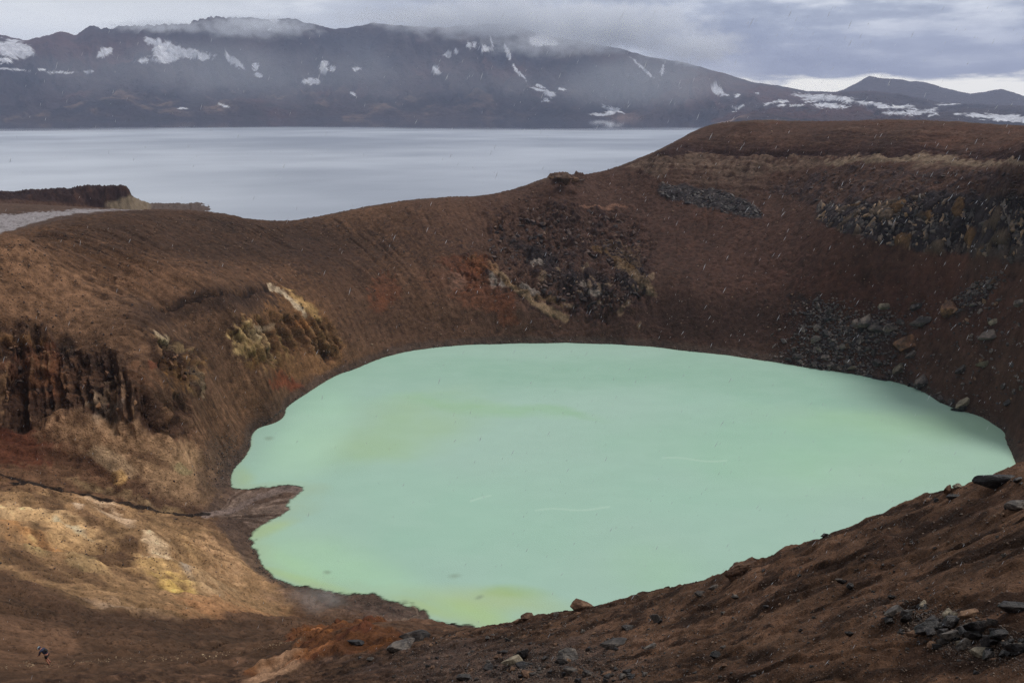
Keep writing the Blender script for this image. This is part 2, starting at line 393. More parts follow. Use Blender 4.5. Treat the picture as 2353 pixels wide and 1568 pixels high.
def patch(m, c, k=1.0):
    global col
    m = np.clip(m, 0, 1); m = sst(.12, .88, m + brk * BRK * m * (1 - m))
    col = mixc(col, c, np.clip(m * k, 0, 1))
far = (R > 95)
# darker ash beneath the rim of the west wall, lighter clay lower down
patch(ell(520,540,460,70,4,.8) * far, K(60,46,39), .75)
patch(ell(120,700,260,90,20,.8) * far, K(140, 106, 80), .5)
patch(ell(60,660,160,60,15,.8) * far, K(160, 120, 90), .3)
patch(ell(480,700,200,30,-12,.7,1.4) * far, K(62,47,40), .75)
patch(ledge * far, K(48,38,34), .9)
patch(ell(800,640,160,60,35,.8)*far, K(70,52,43), .55)
patch(ell(1500,560,500,160,10,.9)*far, K(70,51,45), .4)
patch(ell(1850,620,330,120,10,.9)*far, K(80,56,47), .5)
patch(ell(2150,700,300,70,8,.9)*far, K(84,54,45), .5)
patch(ell(1650,740,260,60,0,.8)*far, K(58,42,37), .6)
patch(ell(900,760,160,40,0,.8)*far, K(88,66,54), .5)
# bands on the east wall
patch(stm * sst(.1, .5, strat), K(112, 90, 78), .5); patch(stm * sst(.1, .5, -strat), K(58, 42, 40), .6)
patch(bandP * far * (.55 + .45 * sst(-.3, .4, vn(phi * 60, Z32 / 1.2, 0 * phi))), K(118, 98, 84), .75)
patch(line([(1900,372),(2050,366),(2150,362),(2300,374),(2352,380)], 7, 1.) * far, K(142, 124, 104), .6)
patch(bandT * far, K(52, 38, 40), .8)
patch(line([(1500,338),(1700,338),(2000,342),(2352,350)], 9, 1.) * far, K(64, 45, 42), .6)
patch(line([(1560,405),(1760,418),(1700,440)], 14, 1.5) * far, K(100, 80, 68), .4)
# rocks
cr1 = np.array(K(44, 40, 42)); cr2 = np.array(K(96, 82, 70)); cr3 = np.array(K(110, 84, 58)); cr4 = np.array(K(60, 54, 56))
rockc = np.where((cellc > .85)[..., None], cr2, np.where((cellc > .8)[..., None], cr3, np.where((cellc > .3)[..., None], cr4, cr1)))
rockc = rockc * (.55 + .45 * crack)[..., None] * (.8 + .4 * cell2)[..., None]
patch(cliffR * (1 - cliffLow) * sst(-.2, .35, disp), K(62, 50, 50), .85)
col = mixc(col, rockc, cliffLow * cliffR * .95)
patch(cliffB, K(60, 56, 58), .9)
patch(ell(2320,585,120,14,8,.5) * cliffR, K(120,104,92), .3)
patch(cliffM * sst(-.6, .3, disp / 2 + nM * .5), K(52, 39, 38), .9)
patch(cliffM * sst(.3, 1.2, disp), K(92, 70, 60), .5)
for a in [(1250,585,46,26,30),(1215,560,60,16,30),(1360,640,50,30,20),(1450,640,40,26,30),(1400,575,40,16,40),(1440,590,50,12,60),(1300,640,26,40,0)]:
    patch(ell(*a), K(44, 38, 40), .7)
for a in [(1235,590,12,9,0),(1130,640,9,16,0),(1150,640,8,12,0),(1215,655,26,14,20),(1370,665,16,8,0),(1340,640,8,8,0),(1150,628,6,8,0)]:
    patch(ell(*a, .5, .6), K(150, 138, 128), .8)
patch(line([(1130,600),(1170,640),(1215,672),(1240,695),(1270,716),(1300,734)], 9, .7), K(150, 126, 98), .8)
patch(line([(1085,590),(1140,622),(1200,655),(1250,680),(1290,700)], 5, 1.0), K(128, 102, 74), .7)
patch(line([(1370,560),(1420,590),(1450,610)], 7, 1.0), K(112, 86, 54), .7)
patch(line([(1420,600),(1475,640),(1500,672)], 8, 1.0), K(126, 104, 80), .6)
for i, (x, y) in enumerate([(1290,730),(1310,700),(1330,660),(1352,648),(1362,628),(1378,655),(1400,648),(1440,700),(1468,660),(1490,668),(1345,605),(1380,690),(1285,610),(1250,625),(1425,720),(1470,745),(1500,640)]):
    patch(ell(x, y, 6 + (i * 5) % 6, 4 + (i * 3) % 5, 20 * i, .5, .8), K(142, 120, 98), .65)
for k in range(7):
    patch(line([(1380 + k*6, 540 + k*9), (1430 + k*5, 552 + k*9), (1470, 562 + k*9)], 1.8, .5), K(120, 98, 76), .5)
patch(line([(1335,468),(1390,470),(1440,476)], 3.5, .8), K(150,112,92), .6)
# orange, iron stained ground
for a in [(885,665,32,34,10),(870,695,22,22,0),(1075,630,40,34,20),(1090,610,34,18,0),(1110,680,60,30,10),(1160,700,24,40,0),(1040,600,26,16,0),(1170,740,24,14,0),(1000,640,40,20,0)]:
    patch(ell(*a, .7, 1.3) * far, K(114, 70, 48), .55 if a[0] != 1000 else .2)
patch(ell(1110,600,34,22,0,.6,1.2) * far, K(112,66,36), .5)
patch(ell(1050,640,26,16,0,.6,1.2)*far, K(150,120,104), .3)
patch(line([(1100,792),(1180,788),(1300,786),(1380,788)], 7, 1.) * far, K(126, 118, 104), .35)
patch(inpoly([(1800,690),(1890,688),(1950,720),(1960,760),(2040,730),(2090,760),(2060,830),(2140,890),(2080,884),(1900,850),(1780,832),(1830,780)], 14, 2.) * far * sst(-.5, .3, nS), K(50, 42, 40), .75)
patch(inpoly([(2170,720),(2210,680),(2260,640),(2300,640),(2270,690),(2200,740)], 8, 2.) * far, K(56, 46, 44), .7)
# yellow and ochre spring deposits, west side
ylw = K(196, 164, 118); och = K(150, 108, 70); cream = K(212, 190, 160); brn = K(96, 66, 44)
patch(inpoly([(520,770),(560,735),(640,700),(612,652),(640,650),(700,690),(760,730),(800,790),(780,850),(700,870),(620,850),(540,810)], 16, 1.6), och, .5)
for a, c, k in [((562,780,34,38,30), K(206,174,122), .85), ((590,760,30,14,-30), cream, .5), ((612,800,14,36,-20), ylw, .7), ((632,662,16,6,30), cream, .8), ((672,690,44,7,42), cream, .85), ((700,700,50,9,42), K(206,168,110), .6),
    ((735,760,34,22,20), K(164,126,84), .6), ((700,740,24,12,0), K(190,120,60), .5), ((760,790,30,22,40), K(160,118,78), .6), ((660,880,40,16,10), K(140,70,46), .6), ((640,850,20,30,0), K(88,54,30), .5),
    ((590,830,22,18,0), K(112,76,40), .6), ((395,790,44,8,22), ylw, .9), ((372,778,30,6,25), cream, .5), ((420,860,44,40,60), K(104,72,44), .7), ((460,870,8,46,-14), K(160,140,112), .6), ((440,850,6,36,-14), K(146,128,108), .5),
    ((350,840,12,10,0), K(120,64,44), .6), ((385,852,8,14,0), K(170,120,70), .7), ((440,900,14,16,0), K(140,110,70), .6)]:
    patch(ell(*a, .6, 1.1), c, k)
# dark outcrops west
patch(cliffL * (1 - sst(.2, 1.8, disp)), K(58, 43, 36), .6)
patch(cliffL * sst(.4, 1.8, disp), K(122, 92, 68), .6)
for a, c, k in [((90,830,60,40,20), K(92,58,46), .4), ((40,780,60,12,8), K(150,110,70), .6), ((120,850,20,60,-10), K(112,64,44), .5), ((240,930,26,50,15), K(150,134,118), .6), ((278,930,14,46,8), K(150,130,116), .6),
    ((262,960,14,40,0), K(170,150,130), .6), ((235,870,14,40,-20), K(118,92,80), .5), ((20,1030,110,40,10), K(88,44,30), .75), ((200,860,40,50,0), K(44,36,34), .5), ((60,930,50,60,0), K(72,50,40), .6), ((150,800,24,30,0), K(40,34,32), .7)]:
    patch(ell(*a, .6, 1.3) * (GX < 0), c, k)
BRK = 3.0
ribm = sst(.15, .6, np.abs(vn(phi * 55 + nM * .3, Z32 / 9, 0 * phi + 40)) * 1.6)
for a, c, k in [((240,930,40,56,12), K(160,134,108), .9), ((275,900,24,40,5), K(146,114,88), .85), ((330,880,40,30,20), K(118,84,62), .6), ((90,870,60,50,10), K(120,80,54), .7), ((30,830,40,40,0), K(116,76,56), .6),
    ((180,870,30,40,0), K(120,86,62), .5), ((430,850,40,50,70), K(134,100,60), .6), ((600,790,70,50,20), K(150,122,80), .6), ((730,770,60,40,30), K(140,112,78), .5), ((380,900,16,24,0), K(130,96,64), .5), ((300,960,30,20,0), K(112,78,58), .6)]:
    patch(ell(*a, .7, 1.4) * (GX < 0) * ribm, c, k)
BRK = 4.2
ribcol = np.full(ZB.shape, .5, np.float32); ribcol[rocky > .01] = rib * .6 + rib2 * .4  # ochre ribs; lit crests and recess shade put into the colour
patch(np.clip(cliffL + cliffS, 0, 1) * sst(.55, .85, ribcol), K(140, 108, 78), .55)
patch(np.clip(cliffL + cliffS, 0, 1) * sst(.5, .2, ribcol), K(62, 42, 32), .6)
# west foot and sulphur bank
wb = (GX < -2) & (R > 45)
BRK = 1.6
patch(ell(330,1040,190,50,18,.7,1.6) * wb, K(176, 140, 106), .6)
patch(ell(420,1100,120,50,25,.7,1.6) * wb, K(176, 142, 108), .6)
patch(ell(250,1060,60,22,20,.7,1.6) * wb, K(206, 176, 140), .5)
patch(ell(420,1085,30,10,30,.6,1.4) * wb, K(120, 120, 84), .5)
patch(ell(270,1095,22,16,30,.6,1.0) * wb, K(214, 170, 110), .7)
patch(ell(180,1070,90,16,20,.6,1.8) * wb, K(84, 58, 44), .8)
patch(ell(340,1050,60,10,28,.6,1.8) * wb, K(84, 60, 46), .7)
patch(ell(500,1080,40,90,20,.8,1.5) * wb, K(88, 70, 58), .8)
patch(ell(600,960,60,24,-40,.8,1.5) * wb, K(84, 66, 56), .7)
# bank south of the gully
patch(inpoly([(-200,1095),(100,1120),(250,1160),(400,1185),(560,1190),(590,1280),(650,1340),(700,1380),(640,1420),(420,1415),(200,1400),(0,1300),(-200,1300)], 20, 1.5) * wb, K(152, 120, 86), .85)
bankst = sst(-.2, .6, vn(U / 70, V / 9 - U / 26, nM * .5).astype(np.float32))
for a, c, k in [((60,1190,180,26,16), K(220,184,138), .75), ((180,1240,170,30,20), K(196,156,108), .65), ((260,1180,70,12,22), K(206,176,146), .7), ((300,1150,160,10,15), K(178,150,110), .5), ((60,1230,90,14,20), K(204,144,88), .5),
    ((330,1290,110,30,18), K(180,142,98), .6), ((380,1310,90,32,25), K(194,158,106), .75), ((430,1300,40,50,-30), K(178,142,96), .6), ((370,1255,50,20,30), K(220,190,154), .75), ((345,1270,20,8,30), K(176,170,160), .5), ((430,1308,30,12,32), K(150,150,150), .6),
    ((520,1270,80,40,35), K(186,148,112), .5), ((240,1290,30,10,20), K(228,180,120), .5), ((180,1170,30,8,30), K(220,190,160), .8), ((80,1255,30,14,20), K(178,160,110), .6), ((440,1330,10,24,-30), K(136,134,130), .4),
    ((300,1395,110,14,14), K(200,164,130), .6), ((240,1388,50,8,14), K(210,184,160), .5), ((480,1340,60,30,10), K(186,156,120), .5), ((160,1218,40,8,20), K(168,178,160), .5), ((400,1340,60,20,20), K(214,178,96), .6), ((520,1400,150,26,5), K(160,114,78), .6)]:
    m = ell(*a, .7, 1.9) * wb
    patch(m * (.55 + .45 * bankst), c, k)
for a, k in [((250,1265,60,22,18), .85), ((290,1250,30,20,0), .7), ((110,1160,40,10,25), .6), ((220,1205,40,10,25), .6), ((490,1200,90,20,8), .6), ((540,1230,60,30,30), .65), ((200,1270,40,12,20), .8), ((90,1235,30,9,30), .5), ((70,1290,120,20,25), .7), ((300,1310,36,14,10), .5), ((180,1305,60,14,22), .6)]:
    patch(ell(*a, .6, 2.2) * wb, K(82, 60, 46), k)
patch(ell(200,1290,60,14,20,.5,1.8) * wb, K(160,140,98), .3)
BRK = 3.5
# lower dark slope with the path; its shadow edge is this colour
patch(inpoly([(-300,1310),(0,1310),(180,1370),(300,1415),(470,1435),(620,1425),(720,1395),(840,1400),(900,1450),(760,1460),(600,1530),(300,1600),(-300,1650)], 36, 2.2) * (R > 30), K(84, 64, 50), .7)
patch(inpoly([(-200,1400),(40,1420),(150,1450),(200,1500),(100,1520),(-200,1525)], 12, 1.6) * (R > 30), K(128, 96, 74), .7)
patch(ell(300,1450,260,30,5,.8,2.) * wb * sst(-.3, .5, nS + nM), K(62, 47, 39), .4)
# shore strip and mud spit
shorestrip = (1 - sst(.8, 3.2, ZF)) * (R > 70) * (ZF > -6) * (rho < 130)
patch(shorestrip, K(84, 68, 60), .8)
delta = inpoly([(470,1195),(530,1150),(560,1120),(700,1112),(690,1140),(670,1180),(620,1215),(575,1215),(520,1190)], 8, .6) * (R > 70)
dch = np.abs(vn((U - 470) / (V * .02 + 9) * .0 + np.arctan2(V - 1190, U - 470) * 26 + nM * .6, (U - 470) / 90, 0 * U + 3.))
patch(delta, K(126, 106, 94), .9)
patch(delta * sst(.25, .6, dch), K(88, 68, 56), .85)
patch(delta * (1 - sst(0, .09, dch)), K(168, 146, 128), .6)
patch(line([(470,1188),(540,1168),(600,1140),(650,1120),(690,1122)], 8, .4) * (R > 70), K(134, 116, 108), .9)
patch(line([(0,1096),(100,1117),(200,1141),(300,1166),(400,1184),(480,1183)], 4, .3) * wb, K(36, 30, 28), .95)
patch(line([(940,1382),(955,1395),(960,1410),(900,1432)], 2, .4) * (R > 70), K(190, 164, 140), .7)
patch(ell(930,1420,120,26,8,.7,1.4) * (R > 70), K(104, 84, 74), .7)
patch(ell(700,1385,90,18,12,.7,1.2) * (R > 70), K(120, 96, 80), .5)
# near slope
ncol = K(102, 76, 58)
patch(near * (1 - mound), ncol, .9)
nn1 = fbm(UR * .5, VR, Z32 * 0, 2.4, 3, off=40.); nn2 = fbm(UR * .6, VR, Z32 * 0, .5, 3, off=44.)
patch(near * sst(.0, .7, nn1 + .5 * nn2), K(70, 50, 40), .7)
patch(near * sst(.1, .7, -nn1 + .6 * nn2), K(128, 96, 76), .5)
patch(near * (1 - sst(-.6, -.15, bump_near)), K(58, 42, 34), .55)  # shade of fine hollows put into the colour
nn3 = fbm(UR * .5, VR * 1.3, Z32 * 0, .42, 4, .6, 46.)
patch(near * sst(.16, .34, nn3), K(54, 39, 31), .8); patch(near * sst(.2, .5, -nn3), K(126, 96, 76), .5)  # shaded pits painted as dark patches, pale mottles between
patch(near * ell(1150,1520,320,50,0,.8,2.) * 1.0, K(106, 88, 80), .55)
for a in [(2300,1540,120,30,0),(1950,1480,120,26,-10),(2050,1560,140,16,0)]:
    patch(near * ell(*a, .8, 2.), K(140, 104, 80), .5)
mc = fbm(X32, Y32, Z32, 1.6, 3, off=51.)
patch(mound, K(106, 68, 43), .95)
patch(mound * sst(.1, .6, mc), K(140, 88, 46), .6)
patch(mound * sst(.0, .6, -mc), K(92, 52, 36), .7)
patch(ell(640,1530,70,18,-22,.6,.8) * (R < 85), K(190, 150, 118), .8)
patch(ell(700,1505,60,10,-20,.6,.8) * (R < 85), K(176, 116, 74), .6)
# headland lava and pale scree beyond the rim
beyond = (R > 250) & (V < np.interp(U, rimx, rimy) + 2)
patch(beyond * 1.0, K(92, 72, 60), .8)
# grain
g1_ = fbm(X32, Y32, Z32, .9, 2, off=60.)
col *= np.clip(1 + .30 * nS + .28 * g1_ + .2 * nM, .25, 2)[..., None]
path_zone = inpoly([(-900,640),(-10,541),(60,517),(120,500),(190,488),(260,484),(330,482),(330,479),(240,481),(150,483),(60,490),(-60,498),(-900,560)], 3, .35) * (R > 140)
patch(path_zone, K(168, 162, 164), .9)
patch(path_zone * sst(.1, .5, vn(X32 * 1.5, Y32 * .6, Z32 * 0)), K(110, 104, 104), .6)
lum = col.mean(-1, keepdims=True); col = lum + (col - lum) * .98
bank = inpoly([(-300,1080),(100,1115),(250,1150),(400,1190),(520,1200),(620,1300),(680,1380),(600,1415),(420,1415),(200,1390),(0,1300),(-300,1300)], 25, 1.2) * wb
foot = ell(330,1060,230,90,20,.7,1.) * wb
lum = col.mean(-1, keepdims=True); col = lum + (col - lum) * (1 - .0 * np.clip(bank + foot, 0, 1))[..., None]
col *= (1 + .34 * bank + .2 * foot + .0 * warm * wall)[..., None]
col = np.clip(col, .004, .9)
wet = np.clip(shorestrip * .8 + rocky * .35 + near * .25, 0, 1)

def grid_mesh(name, PX, PY, PZ, col, closed=False, attrs=None, keep=None):
    nr, nc = PX.shape
    co = np.stack([PX, PY, PZ], -1).astype(np.float32).reshape(-1, 3)
    i = np.arange(nr * nc).reshape(nr, nc)
    q = np.stack([i[:-1, :-1], i[:-1, 1:], i[1:, 1:], i[1:, :-1]], -1).reshape(-1, 4)
    if keep is not None:
        k = keep[:-1, :-1] | keep[1:, 1:] | keep[1:, :-1] | keep[:-1, 1:]
        q = q[k.ravel()]
        used = np.zeros(nr * nc, bool); used[q.ravel()] = True
        mp = np.cumsum(used) - 1
        co = co[used]; q = mp[q]
    else:
        used = slice(None)
    me = bpy.data.meshes.new(name)
    me.vertices.add(len(co)); me.vertices.foreach_set('co', co.ravel())
    me.loops.add(q.size); me.loops.foreach_set('vertex_index', q.ravel().astype(np.int32))
    me.polygons.add(len(q)); me.polygons.foreach_set('loop_start', np.arange(0, q.size, 4, dtype=np.int32))
    me.polygons.foreach_set('loop_total', np.full(len(q), 4, np.int32))
    me.polygons.foreach_set('use_smooth', np.ones(len(q), bool))
    me.update(calc_edges=True)
    if col is not None:
        a = me.color_attributes.new('soil', 'FLOAT_COLOR', 'POINT')
        c4 = np.ones((nr * nc, 4), np.float32); c4[:, :3] = col.reshape(-1, 3)
        a.data.foreach_set('color', c4[used].ravel())
    for k_, v_ in (attrs or {}).items():
        a = me.attributes.new(k_, 'FLOAT', 'POINT'); a.data.foreach_set('value', v_.astype(np.float32).reshape(-1)[used])
    o = bpy.data.objects.new(name, me); C.objects.link(o)
    return o

def structure(o, kind='structure'):
    o['kind'] = kind; return o

# ------------------------------------------------------------------ materials
def mat(name):
    m = bpy.data.materials.new(name); m.use_nodes = True
    nt = m.node_tree; b = nt.nodes['Principled BSDF']
    return m, nt, b
def nd(nt, t, **kw):
    n = nt.nodes.new(t)
    for k, v in kw.items():
        if k.startswith('i_'):
            n.inputs[k[2:].replace('_', ' ')].default_value = v
        else: setattr(n, k, v)
    return n
def pos(nt, sx=1, sy=1, sz=1, rot=0):
    g = nd(nt, 'ShaderNodeNewGeometry'); mp = nd(nt, 'ShaderNodeMapping')
    mp.inputs['Scale'].default_value = (sx, sy, sz); mp.inputs['Rotation'].default_value = (0, 0, rot)
    nt.links.new(g.outputs['Position'], mp.inputs['Vector']); return mp.outputs[0]
def noise(nt, vec, scale, detail=3, rough=.55):
    n = nd(nt, 'ShaderNodeTexNoise'); n.inputs['Scale'].default_value = scale; n.inputs['Detail'].default_value = detail; n.inputs['Roughness'].default_value = rough
    nt.links.new(vec, n.inputs['Vector']); return n
def math_(nt, op, a, b=None, c=None, clamp=False):
    n = nd(nt, 'ShaderNodeMath', operation=op, use_clamp=clamp)
    for i, v in enumerate((a, b, c)):
        if v is None: continue
        if isinstance(v, (int, float)): n.inputs[i].default_value = v
        else: nt.links.new(v, n.inputs[i])
    return n.outputs[0]
def mixcol(nt, f, a, b, mode='MIX'):
    n = nd(nt, 'ShaderNodeMix', data_type='RGBA', blend_type=mode)
    for s, v in ((n.inputs['Factor'], f), (n.inputs['A'], a), (n.inputs['B'], b)):
        if hasattr(v, 'is_linked') or hasattr(v, 'links'): nt.links.new(v, s)
        elif isinstance(v, (int, float)): s.default_value = v
        else: s.default_value = (*v, 1) if len(v) == 3 else v
    return n.outputs['Result']
def ramp(nt, fac, stops, interp='LINEAR'):
    n = nd(nt, 'ShaderNodeValToRGB'); cr = n.color_ramp; cr.interpolation = interp
    while len(cr.elements) < len(stops): cr.elements.new(.5)
    for e, (p, c) in zip(cr.elements, stops):
        e.position = p; e.color = (*c, 1) if not isinstance(c, (int, float)) else (c, c, c, 1)
    nt.links.new(fac, n.inputs[0]); return n.outputs[0]
def mrange(nt, v, a, b, c=0., d=1.):
    n = nd(nt, 'ShaderNodeMapRange', interpolation_type='SMOOTHSTEP')
    n.inputs['From Min'].default_value = a; n.inputs['From Max'].default_value = b; n.inputs['To Min'].default_value = c; n.inputs['To Max'].default_value = d
    nt.links.new(v, n.inputs['Value']); return n.outputs[0]

SOIL_GAIN = .69
def soil_material():
    m, nt, b = mat('volcanic_soil'); L = nt.links.new
    at = nd(nt, 'ShaderNodeAttribute', attribute_name='soil'); nr = nd(nt, 'ShaderNodeAttribute', attribute_name='nearness'); wt = nd(nt, 'ShaderNodeAttribute', attribute_name='wet')
    p = pos(nt)
    n1 = noise(nt, p, 1.1, 4); n2 = noise(nt, p, 9., 5, .65); n3 = noise(nt, p, 34., 4, .7)
    spk = nd(nt, 'ShaderNodeTexVoronoi'); spk.inputs['Scale'].default_value = 2.2; L(p, spk.inputs['Vector'])
    spk2 = nd(nt, 'ShaderNodeTexVoronoi'); spk2.inputs['Scale'].default_value = 16.; L(p, spk2.inputs['Vector'])
    farf = math_(nt, 'SUBTRACT', 1., nr.outputs['Fac'])
    nf = noise(nt, p, 2.6, 3, .7)
    v = math_(nt, 'ADD', math_(nt, 'MULTIPLY', math_(nt, 'SUBTRACT', n1.outputs[0], .5), .7), math_(nt, 'MULTIPLY', math_(nt, 'SUBTRACT', n2.outputs[0], .5), 1.0))
    v = math_(nt, 'ADD', v, math_(nt, 'MULTIPLY', math_(nt, 'SUBTRACT', mrange(nt, nf.outputs[0], .38, .62), .5), .28))
    v = math_(nt, 'ADD', v, math_(nt, 'MULTIPLY', math_(nt, 'MULTIPLY', math_(nt, 'SUBTRACT', n3.outputs[0], .5), 1.5), nr.outputs['Fac']))
    # pebbles: dark and light grains
    peb = mrange(nt, spk2.outputs['Distance'], .12, .3, 1., 0.)
    pebc = math_(nt, 'MULTIPLY', math_(nt, 'MULTIPLY', peb, nr.outputs['Fac']), math_(nt, 'SUBTRACT', nd_sep(nt, spk2.outputs['Color']), .62))
    v = math_(nt, 'ADD', v, math_(nt, 'MULTIPLY', pebc, 1.1))
    peb2 = mrange(nt, spk.outputs['Distance'], .14, .34, 1., 0.)
    v = math_(nt, 'ADD', v, math_(nt, 'MULTIPLY', math_(nt, 'MULTIPLY', math_(nt, 'MULTIPLY', peb2, farf), math_(nt, 'SUBTRACT', nd_sep(nt, spk.outputs['Color']), .6)), .75))
    g = math_(nt, 'ADD', v, 1.0)
    mul = nd(nt, 'ShaderNodeVectorMath', operation='SCALE'); L(at.outputs['Color'], mul.inputs[0]); L(math_(nt, 'MULTIPLY', g, SOIL_GAIN), mul.inputs['Scale'])
    L(mul.outputs[0], b.inputs['Base Color'])
    L(mrange(nt, wt.outputs['Fac'], 0., 1., .92, .55), b.inputs['Roughness'])
    b.inputs['Specular IOR Level'].default_value = .12
    bh = math_(nt, 'ADD', math_(nt, 'MULTIPLY', n2.outputs[0], .10), math_(nt, 'MULTIPLY', n1.outputs[0], .5))
    bh = math_(nt, 'ADD', math_(nt, 'ADD', bh, math_(nt, 'MULTIPLY', peb2, .16)), math_(nt, 'MULTIPLY', nf.outputs[0], .16))
    bn = math_(nt, 'ADD', math_(nt, 'MULTIPLY', n3.outputs[0], .06), math_(nt, 'ADD', math_(nt, 'MULTIPLY', n2.outputs[0], .13), math_(nt, 'MULTIPLY', peb, .012)))
    bm = math_(nt, 'ADD', math_(nt, 'MULTIPLY', bh, farf), math_(nt, 'MULTIPLY', bn, nr.outputs['Fac']))
    bp = nd(nt, 'ShaderNodeBump'); bp.inputs['Strength'].default_value = .9; bp.inputs['Distance'].default_value = 1.0; L(bm, bp.inputs['Height']); L(bp.outputs[0], b.inputs['Normal'])
    return m
def nd_sep(nt, c):
    s = nd(nt, 'ShaderNodeSeparateColor'); nt.links.new(c, s.inputs[0]); return s.outputs[0]

M_soil = soil_material()
ground = structure(grid_mesh('ground', PX, PY, PZ, col, attrs={'nearness': near, 'wet': wet}))
ground.data.materials.append(M_soil)

# ---------- find ground under a surveyed bearing
SURF = PZ
def place(x, y, rmin=0.0):
    """ground point seen at a bearing and dip: walk out along the bearing until the ray meets the ground"""
    dx, dy, dz = ray(x, y)
    a = math.atan2(dx, dy); slope = dz / math.hypot(dx, dy)
    fj = np.interp(a, az, np.arange(NA)); j = int(fj); t = fj - j; j2 = min(j + 1, NA - 1)
    zc = PZ[:, j] * (1 - t) + PZ[:, j2] * t
    d = zc - (CAMH + slope * rr)
    k = np.where((d[1:] >= 0) & (rr[1:] > max(rmin, 3)))[0]
    if not len(k): return None
    k = k[0]; d0, d1 = d[k], d[k + 1]
    s = 0 if d1 == d0 else np.clip(-d0 / (d1 - d0), 0, 1)
    r = rr[k] + s * (rr[k + 1] - rr[k]); z = zc[k] + s * (zc[k + 1] - zc[k])
    return Vector((r * math.sin(a), r * math.cos(a), z)), Vector(N[k, j])
def height(X, Y):
    r = math.hypot(X, Y); a = math.atan2(X, Y)
    fi = np.interp(r, rr, np.arange(NR)); fj = np.interp(a, az, np.arange(NA))
    i, j = min(int(fi), NR - 2), min(int(fj), NA - 2); s, t = fi - i, fj - j
    return float((PZ[i, j] * (1-s) + PZ[i+1, j] * s) * (1-t) + (PZ[i, j+1] * (1-s) + PZ[i+1, j+1] * s) * t)

